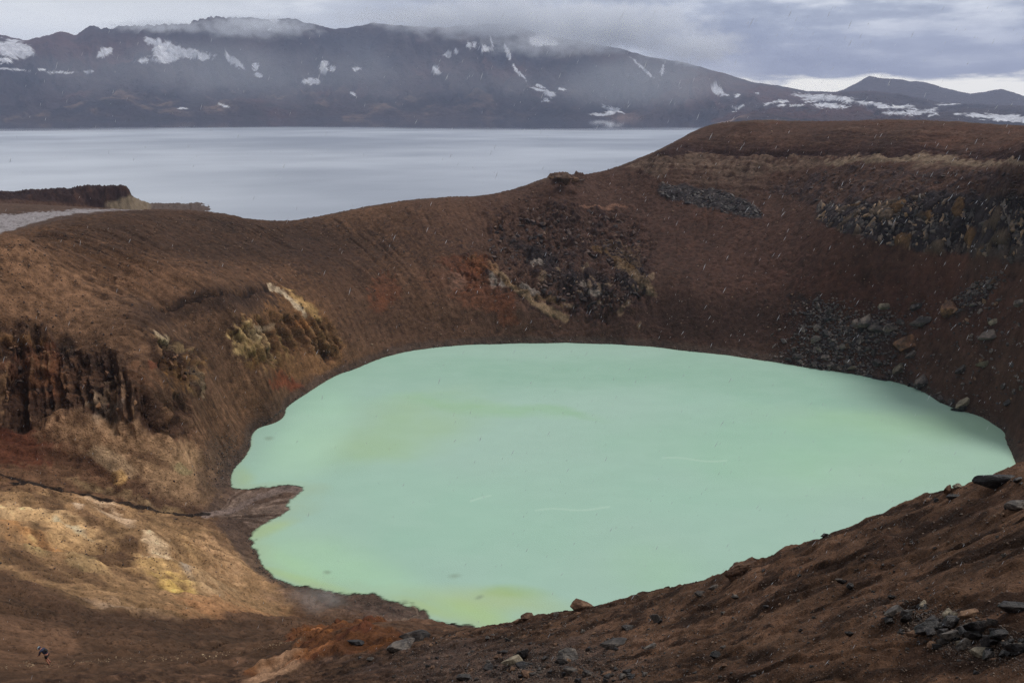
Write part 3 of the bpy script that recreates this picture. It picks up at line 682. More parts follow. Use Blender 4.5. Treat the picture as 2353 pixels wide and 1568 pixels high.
# ------------------------------------------------------------------ crater lake
def crater_lake():
    n = int(900 * max(.5, QUAL))
    xs = np.linspace(-85, 135, n); ys = np.linspace(85, 262, n)
    LX, LY = np.meshgrid(xs, ys, indexing='ij')
    r = np.hypot(LX, LY); a = np.arctan2(LX, LY)
    fi = np.interp(r, rr, np.arange(NR)); fj = np.interp(a, az, np.arange(NA))
    i = np.minimum(fi.astype(int), NR - 2); j = np.minimum(fj.astype(int), NA - 2)
    Zg = PZ[i, j]
    u, v = proj(LX, LY, 0 * LX)
    def e(cx, cy, rx, ry, rot=0, soft=.7):
        wu_ = fbm(LX.astype(np.float32), LY.astype(np.float32), 0 * LX.astype(np.float32), 14, 4, off=5.) * 22; wv_ = fbm(LX.astype(np.float32), LY.astype(np.float32), 0 * LX.astype(np.float32), 14, 4, off=15.) * 16
        c, s = math.cos(math.radians(rot)), math.sin(math.radians(rot)); px = u + wu_ - cx; py = v + wv_ - cy
        return 1 - sst(1 - soft, 1 + soft, np.hypot((px * c + py * s) / rx, (-px * s + py * c) / ry))
    cloudy = fbm(LX.astype(np.float32), LY.astype(np.float32), 0 * LX.astype(np.float32), 9, 5, .6, 81.)
    base = K(151, 180, 167); deep = K(134, 180, 158)
    c = np.empty(LX.shape + (3,), np.float32); c[:] = base
    def mx(m, cc, k):
        nonlocal c
        m = np.clip(m * k * .8 * (1 + .3 * cloudy), 0, 1)[..., None]; c = c * (1 - m) + cc * m
    big = fbm(LX.astype(np.float32), LY.astype(np.float32), 0 * LX.astype(np.float32), 60, 4, off=70.)
    mx(sst(-.2, .7, big), K(142, 182, 162), .6)
    gr = K(150, 178, 138)
    mx(e(900,990,190,60,-14), gr, .65); mx(e(850,1030,90,30,0), gr, .4); mx(e(1130,935,180,16,6), K(136,176,130), .5); mx(e(1280,948,70,8,10), K(130,170,130), .4)
    mx(e(1300,860,400,40,0), K(128,166,146), .6); mx(e(1750,880,300,40,6), K(132,170,150), .5); mx(e(2050,970,260,30,4), K(150,186,146), .5); mx(e(2000,1060,300,80,0), K(156,194,160), .4)
    mx(e(1700,1020,300,60,0), K(134,176,150), .35)
    ye = K(164, 180, 124)
    mx(e(1130,1385,170,24,8), ye, .6); mx(e(1190,1372,60,14,4), K(142,166,96), .5); mx(e(1080,1415,110,26,14), K(160,184,120), .7); mx(e(660,1300,120,30,30), K(158,190,146), .5)
    mx(e(700,1335,150,10,14), K(160,184,110), .55); mx(e(560,1095,26,18,0), K(158,178,130), .5); mx(e(610,1215,60,14,-20), K(160,176,110), .7); mx(e(960,1395,60,12,20), K(162,184,116), .6)
    mx(e(760,1300,200,60,20), K(160,200,160), .5); mx(e(1500,1300,100,60,0), K(146,188,150), .3)
    mx(e(700,1010,60,120,40), K(172,210,182), .5)
    for (x, y, w_) in [(1050,1324,10),(1112,1378,7),(755,1318,6),(925,1382,6),(610,1010,7)]:
        mx(e(x, y, w_ * 1.4, w_ * .6, 0, .8) , K(116,130,112), .6)
    # pale scum lines
    for (x0, y0, x1, y1) in [(1230,1172,1400,1166),(1520,1052,1670,1058),(1080,1150,1130,1140)]:
        t = np.clip((u - x0) / (x1 - x0), 0, 1); yy = y0 + (y1 - y0) * t + 3 * np.sin(u / 23.)
        mx((np.abs(v - yy) < 2.2) * ((u > x0) & (u < x1)) * 1.0, K(180, 204, 188), .3)
    dep = -Zg
    edge = sst(2.2, .0, dep) * (dep > -1)
    mx(np.clip(1 - dep / 1.3, 0, 1) * (dep > -.5), K(150, 168, 138), .55)
    op = sst(-.02, .22, dep + .05 * fbm(LX.astype(np.float32), LY.astype(np.float32), 0 * LX.astype(np.float32), 1.1, 3, off=33.))
    keep = Zg < .35
    o = grid_mesh('crater_lake', LX, LY, 0 * LX, c, attrs={'opacity': op}, keep=keep)
    m, nt, b = mat('milky_turquoise_water'); L = nt.links.new
    at = nd(nt, 'ShaderNodeAttribute', attribute_name='soil'); oa = nd(nt, 'ShaderNodeAttribute', attribute_name='opacity')
    n0 = noise(nt, pos(nt, 1, 1.8, 1), .12, 4)
    hs = mixcol(nt, math_(nt, 'MULTIPLY', mrange(nt, n0.outputs[0], .35, .7), .05), at.outputs['Color'], tuple(K(190,220,205)))
    L(hs, b.inputs['Base Color']); L(oa.outputs['Fac'], b.inputs['Alpha'])
    b.inputs['Roughness'].default_value = .5; b.inputs['IOR'].default_value = 1.33; b.inputs['Specular IOR Level'].default_value = .18
    n1 = noise(nt, pos(nt, 1, 1.6, 1, .9), 3.2, 3, .6); n2 = noise(nt, pos(nt, 1, 1.5, 1, -.3), .03, 3)
    bp = nd(nt, 'ShaderNodeBump'); bp.inputs['Strength'].default_value = .8; bp.inputs['Distance'].default_value = .09
    L(math_(nt, 'MULTIPLY', n1.outputs[0], mrange(nt, n2.outputs[0], .35, .65, .25, 1.)), bp.inputs['Height']); L(bp.outputs[0], b.inputs['Normal'])
    o.data.materials.append(m); structure(o); return o
lake = crater_lake()

# ------------------------------------------------------------------ big lake
def big_lake():
    rs = np.geomspace(330, 7500, 60); aa = np.linspace(-math.radians(85), math.radians(85), 120)
    r, a = np.meshgrid(rs, aa, indexing='ij')
    o = grid_mesh('lake_water', r * np.sin(a), r * np.cos(a), 0 * r - .02, None)
    m, nt, b = mat('grey_lake_water'); L = nt.links.new
    p = pos(nt)
    sp = nd(nt, 'ShaderNodeSeparateXYZ'); L(p, sp.inputs[0])
    # wind lanes: long soft streaks, grey sky sheen put into the base colour
    n1 = noise(nt, pos(nt, .0007, .0010, 1, .5), 1., 4, .55); n2 = noise(nt, pos(nt, .003, .004, 1, -.4), 1., 4, .55)
    lane = math_(nt, 'ADD', math_(nt, 'MULTIPLY', n1.outputs[0], .65), math_(nt, 'MULTIPLY', n2.outputs[0], .35))
    calm = mrange(nt, math_(nt, 'ADD', sp.outputs[1], math_(nt, 'MULTIPLY', math_(nt, 'SUBTRACT', n1.outputs[0], .5), 1500.)), 2350, 3200)
    f = mrange(nt, lane, .34, .68)
    c = mixcol(nt, f, tuple(K(118, 126, 140)), tuple(K(180, 187, 197)))
    c = mixcol(nt, calm, c, tuple(K(60, 66, 80)))
    L(c, b.inputs['Base Color'])
    L(mrange(nt, calm, 0, 1, .42, .06), b.inputs['Roughness'])
    b.inputs['IOR'].default_value = 1.33
    w1 = noise(nt, pos(nt, 1, 1.6, 1), .35, 4, .6)
    bp = nd(nt, 'ShaderNodeBump'); bp.inputs['Distance'].default_value = .35
    L(mrange(nt, calm, 0, 1, .35, .01), bp.inputs['Strength']); L(w1.outputs[0], bp.inputs['Height']); L(bp.outputs[0], b.inputs['Normal'])
    o.data.materials.append(m); structure(o); return o
big_lake()

# ------------------------------------------------------------------ mountains round the big lake
sky_x = [-2500,-1200,-500,-200,0,40,85,150,180,205,235,260,330,400,450,500,560,600,680,740,770,820,870,900,960,1000,1080,1160,1230,1310,1400,1480,1560,1600,1640,1720,1780,1850,1920,1960,2000,2060,2150,2352,2600,3200,5000]
sky_y = [190,120,60,90,75,82,91,76,76,82,64,62,59,56,49,39,38,41,46,58,61,61,50,52,60,62,55,52,74,90,107,129,141,150,164,186,194,208,211,207,207,214,232,243,240,225,230]
def mountain_range():
    na_ = int(1500 * QUAL); nr_ = int(330 * QUAL)
    aa = np.linspace(-math.radians(58), math.radians(58), na_)
    x_img = 1176 + np.tan(aa) * F * 1.0386     # bearing -> survey column (near the horizon)
    s = np.linspace(0, 1, nr_); s = np.concatenate([s, 1 + np.linspace(.02, .12, int(12 * QUAL) + 4)])
    Rs = np.interp(x_img, [-2500, 0, 1000, 1450, 1600, 1750, 2000, 2352, 5000], [3500, 4700, 4900, 4700, 3900, 2700, 2100, 1900, 1900])
    Rr = np.interp(x_img, [-2500, 0, 500, 1200, 1600, 2000, 2352, 5000], [4700, 6300, 6500, 6400, 6300, 5600, 5400, 5400])
    yk = np.interp(x_img, sky_x, sky_y)
    crag = fbm(x_img.astype(np.float32), 0 * x_img.astype(np.float32), 0 * x_img.astype(np.float32), 46, 5, .62) * np.interp(x_img, [-500, 900, 1500, 2352], [8.5, 6, 2.5, 1.2]) + ridged(x_img.astype(np.float32), 0 * x_img.astype(np.float32), 0 * x_img.astype(np.float32), 9, 2) * -np.interp(x_img, [0, 230, 300, 520, 620, 2000], [0, 2, 4, 4, 1, 0])
    yk = yk + crag + 1.5
    v = (yk - 784) / F; rat = (ST + v * CT) / (CT - v * ST)          # drop per metre along Y
    Yr = Rr * np.cos(aa); Zr = CAMH - rat * Yr
    SS, AA = np.meshgrid(s, aa, indexing='ij')
    Rg = Rs[None] + (Rr - Rs)[None] * SS
    west = 1 - sst(1000, 1500, x_img)
    tw_ = np.interp(s, [0, .05, .35, .5, .62, .8, .92, 1, 1.35], [-.02, .03, .20, .27, .42, .78, .93, 1, .8])
    te_ = np.interp(s, [0, .1, .35, .6, .85, 1, 1.35], [-.03, .02, .14, .38, .8, 1, .72])
    T = tw_[:, None] * west[None] + te_[:, None] * (1 - west)[None]
    Z = T * Zr[None]
    Xg = Rg * np.sin(AA); Yg = Rg * np.cos(AA)
    x3, y3, z3 = Xg.astype(np.float32), Yg.astype(np.float32), Z.astype(np.float32)
    env = sst(0, .12, SS) * (1 - .93 * sst(.8, 1.0, SS)) * np.interp(Zr, [20, 350], [.10, 1.])[None]
    ccol = AA.astype(np.float32)
    wq = fbm(x3, y3, z3 * 0, 420, 4, .6, 77.)
    gul = np.abs(vn(ccol * 38 + 1.3 * wq, SS.astype(np.float32) * 3 + wq, 0 * ccol)) + .6 * np.abs(vn(ccol * 110 + 2.2 * wq, SS.astype(np.float32) * 5 + wq, 0 * ccol + 5))
    rid = ridged(x3, y3, z3 * 0, 900, 4, 3.)
    humm = fbm(x3, y3, z3 * 0, 380, 5, .6, 9.)
    terr = sst(.12, .45, SS) * 1.0
    Z = Z + env * (-(gul - .4) * 85 * terr + (rid - .4) * 95 + humm * (62 * (1 - .4 * terr)))
    near0 = sst(0, .08, SS)
    Z = Z * near0 + (1 - near0) * np.minimum(Z, 6 + humm * 12) - 4 * (1 - sst(0, .015, SS))
    u, vv = proj(Xg, Yg, Z)
    # colours
    c = np.empty(Z.shape + (3,), np.float32); c[:] = K(62, 52, 52)
    def mx(m, cc, k=1.):
        nonlocal c
        m = np.clip(m * k, 0, 1)[..., None]; c = c * (1 - m) + cc * m
    n1 = fbm(x3, y3, z3 * 2, 500, 4, .6, 40.); n2 = fbm(x3, y3, z3 * 2, 130, 4, .6, 44.)
    mx(sst(-.1, .7, n1), K(40, 41, 50), .85); mx(sst(.1, .7, -n1), K(92, 60, 52), .6)
    low = (1 - sst(.3, .55, SS)) * west[None] * sst(0, .03, SS)
    mx(low * sst(.05, .8, n2 + .4 * n1), K(124, 104, 86), .6); mx(low * sst(.1, .6, -n2), K(54, 50, 48), .7)
    mx((1 - sst(.05, .2, SS)) * sst(1350, 1500, u) * (1 - sst(1750, 1850, u)) * sst(.0, .5, n2 + .3), K(190, 160, 140), .6)
    sn = K(228, 230, 238)
    wu_ = fbm(x3, y3, z3, 90, 6, .75, 71.) * 18; wv_ = fbm(x3, y3, z3, 90, 6, .75, 75.) * 12
    n3 = fbm(x3, y3, z3, 40, 3, .6, 91.)
    def snow(cx, cy, rx, ry, rot=0, k=1.0):
        cc, s_ = math.cos(math.radians(rot)), math.sin(math.radians(rot)); px = u + wu_ * k - cx; py = vv + wv_ * k - cy
        mx(1 - sst(.85, 1.1, np.hypot((px * cc + py * s_) / (rx * 1.08), (-px * s_ + py * cc) / (ry * 1.0)) + .35 * np.abs(n3)), sn, .92)
    for a in [(30,112,46,22,12),(10,140,20,8,0),(242,120,20,9,-28),(385,118,34,26,10),(430,122,54,12,8),(360,104,14,18,0),(415,128,70,8,0),(348,96,22,10,30),(325,140,16,6,0),(375,140,30,7,0),(322,142,8,5,0),
              (538,142,28,8,30),(520,128,6,10,-20),(590,153,7,8,0),(600,170,12,5,15),(745,152,10,14,-10),(765,155,6,6,0),(712,188,22,7,0),(628,47,13,8,20),(616,72,6,4,0),(822,161,9,7,0),(1000,160,7,12,-20),(1010,168,5,6,0),
              (1028,122,8,10,0),(1075,104,6,10,-15),(1088,104,7,7,0),(1110,112,10,7,0),(1122,114,6,6,0),(1048,118,4,8,0),(1165,120,4,22,-15),(1185,160,3,20,-25),(1200,175,2.5,16,-35),(1247,92,32,13,0),(1228,90,10,6,0),(1275,100,9,5,0),
              (1130,95,2.5,18,-15),(1475,157,2.4,40,-48),(1520,165,2.2,22,12),(1235,205,20,3,15),(1262,215,16,6,25),(1290,205,10,3,10),(1240,198,12,2.5,20),(20,160,46,2.2,3),(140,166,40,2.2,2),(205,165,12,3,0),(95,160,10,3,0),
              (515,243,12,3,20),(420,249,12,2.5,0),(810,214,6,4,0),(1255,228,8,5,0),(1410,252,24,6,25),(1400,258,14,5,10),(1380,262,30,3,0),
              (1645,205,7,12,-30),(1655,212,9,6,0),(1642,196,3,8,0),(1668,213,5,4,0),(1694,218,5,6,0),(1740,215,7,2.5,5),(1795,243,12,3,-5),(1700,246,10,3,-20),(1684,250,8,4,0),(1765,238,10,3,-10),(1780,233,8,3,0),(1800,233,12,3,0),
              (1890,222,70,5,3),(1860,228,22,5,-6),(1930,226,30,5,10),(1985,236,20,3,5),(1790,230,6,2.5,0),(1830,242,18,2.5,0),(1910,242,44,6,3),(2025,242,50,4,5),(2080,244,24,3,0),(2070,256,42,5,-6),(2115,258,36,4,-10),(2140,263,14,4,-8),(2290,267,74,7,3),(2200,262,12,3,0),(2330,276,60,5,3),(2500,262,90,5,3),(2060,245,26,2.5,0),(2180,240,30,2,0)]:
        snow(*a, k=(.35 if a[2] < 5 or a[3] < 3.5 else .8))
    c *= (1 + .3 * n2)[..., None]
    o = grid_mesh('mountains', Xg, Yg, Z, np.clip(c, .01, .85))
    m, nt, b = mat('mountain_rock'); L = nt.links.new
    at = nd(nt, 'ShaderNodeAttribute', attribute_name='soil'); p = pos(nt)
    n_ = noise(nt, p, .03, 5, .65)
    mul = nd(nt, 'ShaderNodeVectorMath', operation='SCALE'); L(at.outputs['Color'], mul.inputs[0]); L(mrange(nt, n_.outputs[0], .3, .7, .75, 1.2), mul.inputs['Scale']); L(mul.outputs[0], b.inputs['Base Color'])
    b.inputs['Roughness'].default_value = .95; b.inputs['Specular IOR Level'].default_value = .1
    bp = nd(nt, 'ShaderNodeBump'); bp.inputs['Distance'].default_value = 60.; bp.inputs['Strength'].default_value = .9; L(n_.outputs[0], bp.inputs['Height']); L(bp.outputs[0], b.inputs['Normal'])
    o.data.materials.append(m); structure(o)
    return m
M_mtn = mountain_range()
def far_hills():
    hx = [1500,1800,1900,1940,1985,2030,2060,2080,2110,2150,2220,2255,2290,2330,2352,2450,2700,3000]
    hy = [252,245,222,207,182,187,188,192,194,205,222,216,211,222,231,236,225,240]
    n = int(500 * QUAL); aa = np.linspace(math.atan2(1400 - 1176, F * 1.04), math.atan2(3000 - 1176, F * 1.04), n)
    x_img = 1176 + np.tan(aa) * F * 1.0386
    yk = np.interp(x_img, hx, hy) + fbm(x_img.astype(np.float32), 0 * x_img.astype(np.float32), 0 * x_img.astype(np.float32), 30, 4, .6, 5.) * 2.2
    v = (yk - 784) / F; rat = (ST + v * CT) / (CT - v * ST); Rr = 7600.
    Zr = CAMH - rat * Rr * np.cos(aa)
    s = np.linspace(-1, 1, int(70 * QUAL) + 10)
    S, A_ = np.meshgrid(s, aa, indexing='ij')
    Rg = Rr + S * 900; Z = Zr[None] * (1 - np.abs(S) ** 1.3) + 20
    x3, y3 = (Rg * np.sin(A_)).astype(np.float32), (Rg * np.cos(A_)).astype(np.float32)
    Z += (ridged(x3, y3, 0 * x3, 900, 4) - .4) * 60 * (np.abs(S) > .04) * np.minimum(1, np.abs(S) * 4) * (1 - np.abs(S))
    c = np.empty(Z.shape + (3,), np.float32); c[:] = K(70, 62, 62)
    o = grid_mesh('hills', x3, y3, Z, c); o.data.materials.append(M_mtn); structure(o)
far_hills()

# ------------------------------------------------------------------ sky and light
SUN_EL, SUN_AZ = math.radians(60), math.radians(76)      # azimuth from +Y towards +X
world = bpy.data.worlds.new('World'); sc.world = world; world.use_nodes = True
nt = world.node_tree; L = nt.links.new
bg = nt.nodes['Background']; bg.inputs['Strength'].default_value = .12
skt = nd(nt, 'ShaderNodeTexSky', sky_type='NISHITA'); skt.sun_disc = False; skt.sun_elevation = SUN_EL; skt.sun_rotation = SUN_AZ; skt.air_density = 1.2; skt.dust_density = 3.
tc = nd(nt, 'ShaderNodeTexCoord'); sp = nd(nt, 'ShaderNodeSeparateXYZ'); L(tc.outputs['Generated'], sp.inputs[0])
azn = math_(nt, 'ARCTAN2', sp.outputs[0], sp.outputs[1]); eln = math_(nt, 'ARCSINE', sp.outputs[2])
cmb = nd(nt, 'ShaderNodeCombineXYZ'); L(math_(nt, 'MULTIPLY', azn, 5.), cmb.inputs[0]); L(math_(nt, 'MULTIPLY', eln, 22.), cmb.inputs[1])
n1 = noise(nt, cmb.outputs[0], .9, 6, .55); n2 = noise(nt, cmb.outputs[0], 2.3, 5, .6)
cl = math_(nt, 'ADD', math_(nt, 'MULTIPLY', n1.outputs[0], .65), math_(nt, 'MULTIPLY', n2.outputs[0], .35))
SB = 1 / .12
sc3 = lambda c, k=1.: tuple(float(x) * SB * k for x in c)
dark = sc3(K(128, 138, 166)); mid = sc3(K(178, 186, 206)); brt = sc3(K(236, 239, 246), 1.15)
clc = ramp(nt, mrange(nt, cl, .36, .66), [(0., dark), (.5, mid), (1., brt)])
# paler towards the west, darker low to the east
westf = mrange(nt, azn, .05, -.45)
clc = mixcol(nt, math_(nt, 'MULTIPLY', westf, .85), clc, sc3(K(236, 238, 240), 1.1))
lowe = math_(nt, 'MULTIPLY', mrange(nt, eln, .11, .05), mrange(nt, azn, .0, .3))
clc = mixcol(nt, math_(nt, 'MULTIPLY', lowe, .6), clc, sc3(K(138, 145, 174)))
ridg = math_(nt, 'MULTIPLY', math_(nt, 'MULTIPLY', mrange(nt, azn, -.28, -.08), mrange(nt, azn, .27, .1)), mrange(nt, math_(nt, 'ADD', eln, math_(nt, 'MULTIPLY', n2.outputs[0], .05)), .155, .09))
clc = mixcol(nt, math_(nt, 'MULTIPLY', ridg, .65), clc, sc3(K(206, 212, 226)))
# clear strip above the eastern horizon
edge = math_(nt, 'ADD', eln, math_(nt, 'MULTIPLY', math_(nt, 'SUBTRACT', n2.outputs[0], .5), .05))
strip = math_(nt, 'MULTIPLY', mrange(nt, edge, .034, .022), mrange(nt, azn, .05, .2))
clc = mixcol(nt, strip, clc, sc3(K(246, 242, 232), 1.35))
# overhead: bright overcast
clc = mixcol(nt, mrange(nt, eln, .14, .6), clc, sc3(K(224, 224, 224), .76))
fin = mixcol(nt, .88, skt.outputs[0], clc)
L(fin, bg.inputs['Color'])
sd = bpy.data.lights.new('sun', 'SUN'); sd.energy = 2.4; sd.angle = math.radians(16); sd.color = (1, .95, .89)
so = bpy.data.objects.new('sun', sd); C.objects.link(so)
dv = Vector((math.sin(SUN_AZ) * math.cos(SUN_EL), math.cos(SUN_AZ) * math.cos(SUN_EL), math.sin(SUN_EL)))
so.rotation_euler = dv.to_track_quat('Z', 'Y').to_euler(); so.location = (0, 0, 300)

# ------------------------------------------------------------------ haze
def box(name, lo, hi):
    me = bpy.data.meshes.new(name)
    v = [(x, y, z) for x in (lo[0], hi[0]) for y in (lo[1], hi[1]) for z in (lo[2], hi[2])]
    f = [(0,1,3,2),(4,6,7,5),(0,4,5,1),(2,3,7,6),(0,2,6,4),(1,5,7,3)]
    me.from_pydata(v, [], f); o = bpy.data.objects.new(name, me); C.objects.link(o); return o
hz = box('haze', (-7300, -1500, -25), (7300, 9000, 800))
m = bpy.data.materials.new('haze_air'); m.use_nodes = True; nt = m.node_tree
nt.nodes.remove(nt.nodes['Principled BSDF'])
pv = nd(nt, 'ShaderNodeVolumePrincipled'); pv.inputs['Density'].default_value = 6.0e-5; pv.inputs['Color'].default_value = (.60, .70, .96, 1); pv.inputs['Anisotropy'].default_value = .2
nt.links.new(pv.outputs[0], nt.nodes['Material Output'].inputs['Volume'])
hz.data.materials.append(m); structure(hz, 'stuff')

# ------------------------------------------------------------------ lava headland on the big lake
def headland():
    n, k = int(620 * QUAL), int(130 * QUAL)
    xi = np.linspace(-900, 500, n); ys = np.concatenate([np.linspace(440, 505, int(k * .25)), np.linspace(506, 560, int(k * .5)), np.linspace(562, 680, int(k * .4))])
    tx = [-900,0,60,150,200,230,280,293,299,302,310,325,345,360,380,400,420,440,455,465,472,480,500]
    ty = [450,447,441,436,431,428,426,430,438,450,458,468,477,479,481,479,480,478,477,480,482,484,496]
    YY, XX = np.meshgrid(ys, xi, indexing='ij')
    x3 = XX.astype(np.float32); y3 = YY.astype(np.float32)
    jig = fbm(x3 * .4, y3 * .1, 0 * x3, 8, 4, .6, 3.) * 5.5
    yt = np.interp(xi, tx, ty)[None] + jig * .6 * np.interp(xi, [0, 290, 345], [1, 1, .25])[None]
    v = (yt - 784) / F; Ytop = np.interp(xi, [-900, 0, 300, 345, 480], [545, 550, 560, 575, 598])[None]
    dy = CT - v * ST; zt = CAMH - (ST + v * CT) / dy * Ytop
    d = (YY - Ytop)
    nz = fbm(x3 * .5, y3, 0 * x3, 16, 4, .6, 8.) * 5 * np.interp(XX, [0, 300, 345], [1, 1, .5])
    front = np.interp(XX, [-900, 0, 150, 260, 300, 345, 500], [95, 70, 34, 26, 24, 26, 12])
    f = sst(-front, -2, d + nz) * (1 - sst(2, 50, d + nz * .5) * .35) * (1 - sst(45, 95, d))
    floor = np.interp(XX, [-900, 0, 150, 250, 345, 480], [12, 8, 3, -1, -2, -3]) - 14 * sst(40, 110, d)
    Z = floor + (zt - floor) * f
    Z += (ridged(x3 * .5, y3, 0 * x3, 9, 4, 2.) - .3) * 2.6 * f - .4 + ridged(x3, y3, 0 * x3, 3, 2, 6.) * .8 * f
    Xw = (XX - 1176) / F / (CT - (450 - 784) / F * ST) * YY
    u, vv = proj(Xw, YY, Z)
    c = np.empty(Z.shape + (3,), np.float32); c[:] = K(56, 40, 38)
    nn = fbm(x3 * .4, y3, 0 * x3, 7, 4, .6, 5.)
    def mx(m, cc, k_=1.):
        nonlocal c
        m = np.clip(m * k_, 0, 1)[..., None]; c = c * (1 - m) + cc * m
    mx(sst(0, .6, nn), K(84, 60, 50), .7)
    scree = sst(-3, 3, vv - np.interp(u, [-900, 150, 230, 262, 296, 345], [520, 486, 470, 462, 450, 452]) + nn * 4) * sst(232, 262, u + nn * 8)
    mx(scree, K(146, 130, 108), .85); mx(scree * sst(.0, .5, vn(x3 / 6, y3 / 5, Z.astype(np.float32) / 3)), K(120, 104, 84), .7)
    mx(sst(338, 352, u), K(92, 78, 76), .8); mx(sst(-2, 4, vv - np.interp(u, [-900, 0, 120, 240], [460, 455, 462, 476]) + nn * 4) * (1 - sst(236, 262, u)), K(92, 68, 54), .75)
    o = grid_mesh('headland', Xw, YY, Z, c, attrs={'nearness': 0 * Z, 'wet': 0 * Z}); o.data.materials.append(M_soil); structure(o)
headland()

# ------------------------------------------------------------------ rocks
def rock_mesh(name, seed, sub=3, dims=(1, .8, .6), planes=16, rough=.05, round_=.12):
    r = np.random.default_rng(seed)
    bm = bmesh.new(); bmesh.ops.create_icosphere(bm, subdivisions=sub, radius=1)
    n = r.normal(size=(planes, 3)); n /= np.linalg.norm(n, axis=1)[:, None]
    h = .62 + .30 * r.random(planes)
    co = np.array([v.co[:] for v in bm.verts]); co /= np.linalg.norm(co, axis=1)[:, None]
    dt = co @ n.T
    rad = np.where(dt > .05, h[None] / np.maximum(dt, .05), 9)
    p = 14 / max(round_ * 8, .3)
    R_ = (np.sum(rad ** -p, axis=1)) ** (-1 / p)
    q = (co * R_[:, None]).astype(np.float32)
    nz = fbm(q[:, 0] + seed * 3.1, q[:, 1], q[:, 2], .5, 4, .6) * rough + (ridged(q[:, 0] + seed, q[:, 1], q[:, 2], .35, 2) - .5) * rough * .5
    q = q * (1 + nz[:, None]) * np.array(dims)[None]
    q /= q[:, 0].max() - q[:, 0].min()
    for v, c_ in zip(bm.verts, q): v.co = c_.tolist()
    me = bpy.data.meshes.new(name); bm.to_mesh(me); bm.free()
    for f in me.polygons: f.use_smooth = False
    return me

def rock_material(name, stops, rough=(.3, .6), bump=.03, scale=6.):
    m, nt, b = mat(name); L = nt.links.new
    tc = nd(nt, 'ShaderNodeTexCoord'); oi = nd(nt, 'ShaderNodeObjectInfo')
    ad = nd(nt, 'ShaderNodeVectorMath', operation='ADD'); L(tc.outputs['Object'], ad.inputs[0])
    cb = nd(nt, 'ShaderNodeCombineXYZ'); L(math_(nt, 'MULTIPLY', oi.outputs['Random'], 40.), cb.inputs[0]); L(cb.outputs[0], ad.inputs[1])
    n1 = noise(nt, ad.outputs[0], scale * .5, 5, .65); n2 = noise(nt, ad.outputs[0], scale * 3, 5, .7)
    v = math_(nt, 'ADD', math_(nt, 'MULTIPLY', n1.outputs[0], .6), math_(nt, 'MULTIPLY', n2.outputs[0], .4))
    v = math_(nt, 'ADD', v, math_(nt, 'MULTIPLY', math_(nt, 'SUBTRACT', oi.outputs['Random'], .5), .12))
    L(ramp(nt, mrange(nt, v, .36, .66), stops), b.inputs['Base Color'])
    L(mrange(nt, n2.outputs[0], .35, .65, rough[0], rough[1]), b.inputs['Roughness'])
    b.inputs['Specular IOR Level'].default_value = .32
    bp = nd(nt, 'ShaderNodeBump'); bp.inputs['Distance'].default_value = bump; bp.inputs['Strength'].default_value = .8; L(v, bp.inputs['Height']); L(bp.outputs[0], b.inputs['Normal'])
    return m
kk = lambda *a: tuple(float(x) for x in K(*a))
M_dark = rock_material('wet_black_lava', [(0, kk(16,15,16)), (.5, kk(34,32,33)), (1, kk(66,61,59))], (.25, .5))
M_grey = rock_material('grey_basalt', [(0, kk(34,31,30)), (.5, kk(62,57,54)), (1, kk(104,96,88))], (.35, .65))
M_brown = rock_material('brown_tuff', [(0, kk(60,44,34)), (.5, kk(98,74,58)), (1, kk(132,106,84))], (.75, .95))
M_pale = rock_material('pale_stone', [(0, kk(64,58,50)), (.5, kk(100,92,78)), (1, kk(138,128,110))], (.6, .85))
M_och = rock_material('ochre_stone', [(0, kk(52,42,37)), (.5, kk(104,76,58)), (1, kk(150,108,78))], (.6, .85))
M_talus = rock_material('slate_talus', [(0, kk(36,32,31)), (.5, kk(72,65,62)), (1, kk(118,105,96))], (.45, .75))
M_earth = rock_material('brown_earth', [(0, kk(44,32,26)), (.5, kk(72,53,42)), (1, kk(100,76,60))], (.85, .98), .05, 4.)
hero = [rock_mesh('rock', 100 + i, 5, d, 15 + i, .07, .09) for i, d in enumerate([(1,.8,.7),(1,.7,.5),(1,.9,.85),(1,.8,.45),(1.2,.6,.55),(1,.85,.6),(1,.6,.3),(1,.8,.75)])]
small = [rock_mesh('stone', 200 + i, 4, d, 8 + i % 4, .035, .02) for i, d in enumerate([(1,.8,.6),(1,.7,.45),(1,.9,.7),(1,.75,.5),(1.1,.6,.4),(1,.85,.65),(1,.7,.3),(1,.9,.5)])]
cobble = [rock_mesh('cobble', 300 + i, 4, d, 13 + i % 4, .06, .08) for i, d in enumerate([(1,.8,.65),(1,.85,.7),(1,.9,.6),(1,.7,.55),(1.1,.8,.6),(1,.9,.8)])]
mesh_mat = {}
def with_mat(me, m):
    k_ = (me.name, m.name)
    if k_ not in mesh_mat:
        c_ = me.copy(); c_.materials.clear(); c_.materials.append(m); mesh_mat[k_] = c_
    return mesh_mat[k_]
rnd = random.Random(5)
ROCKS = []
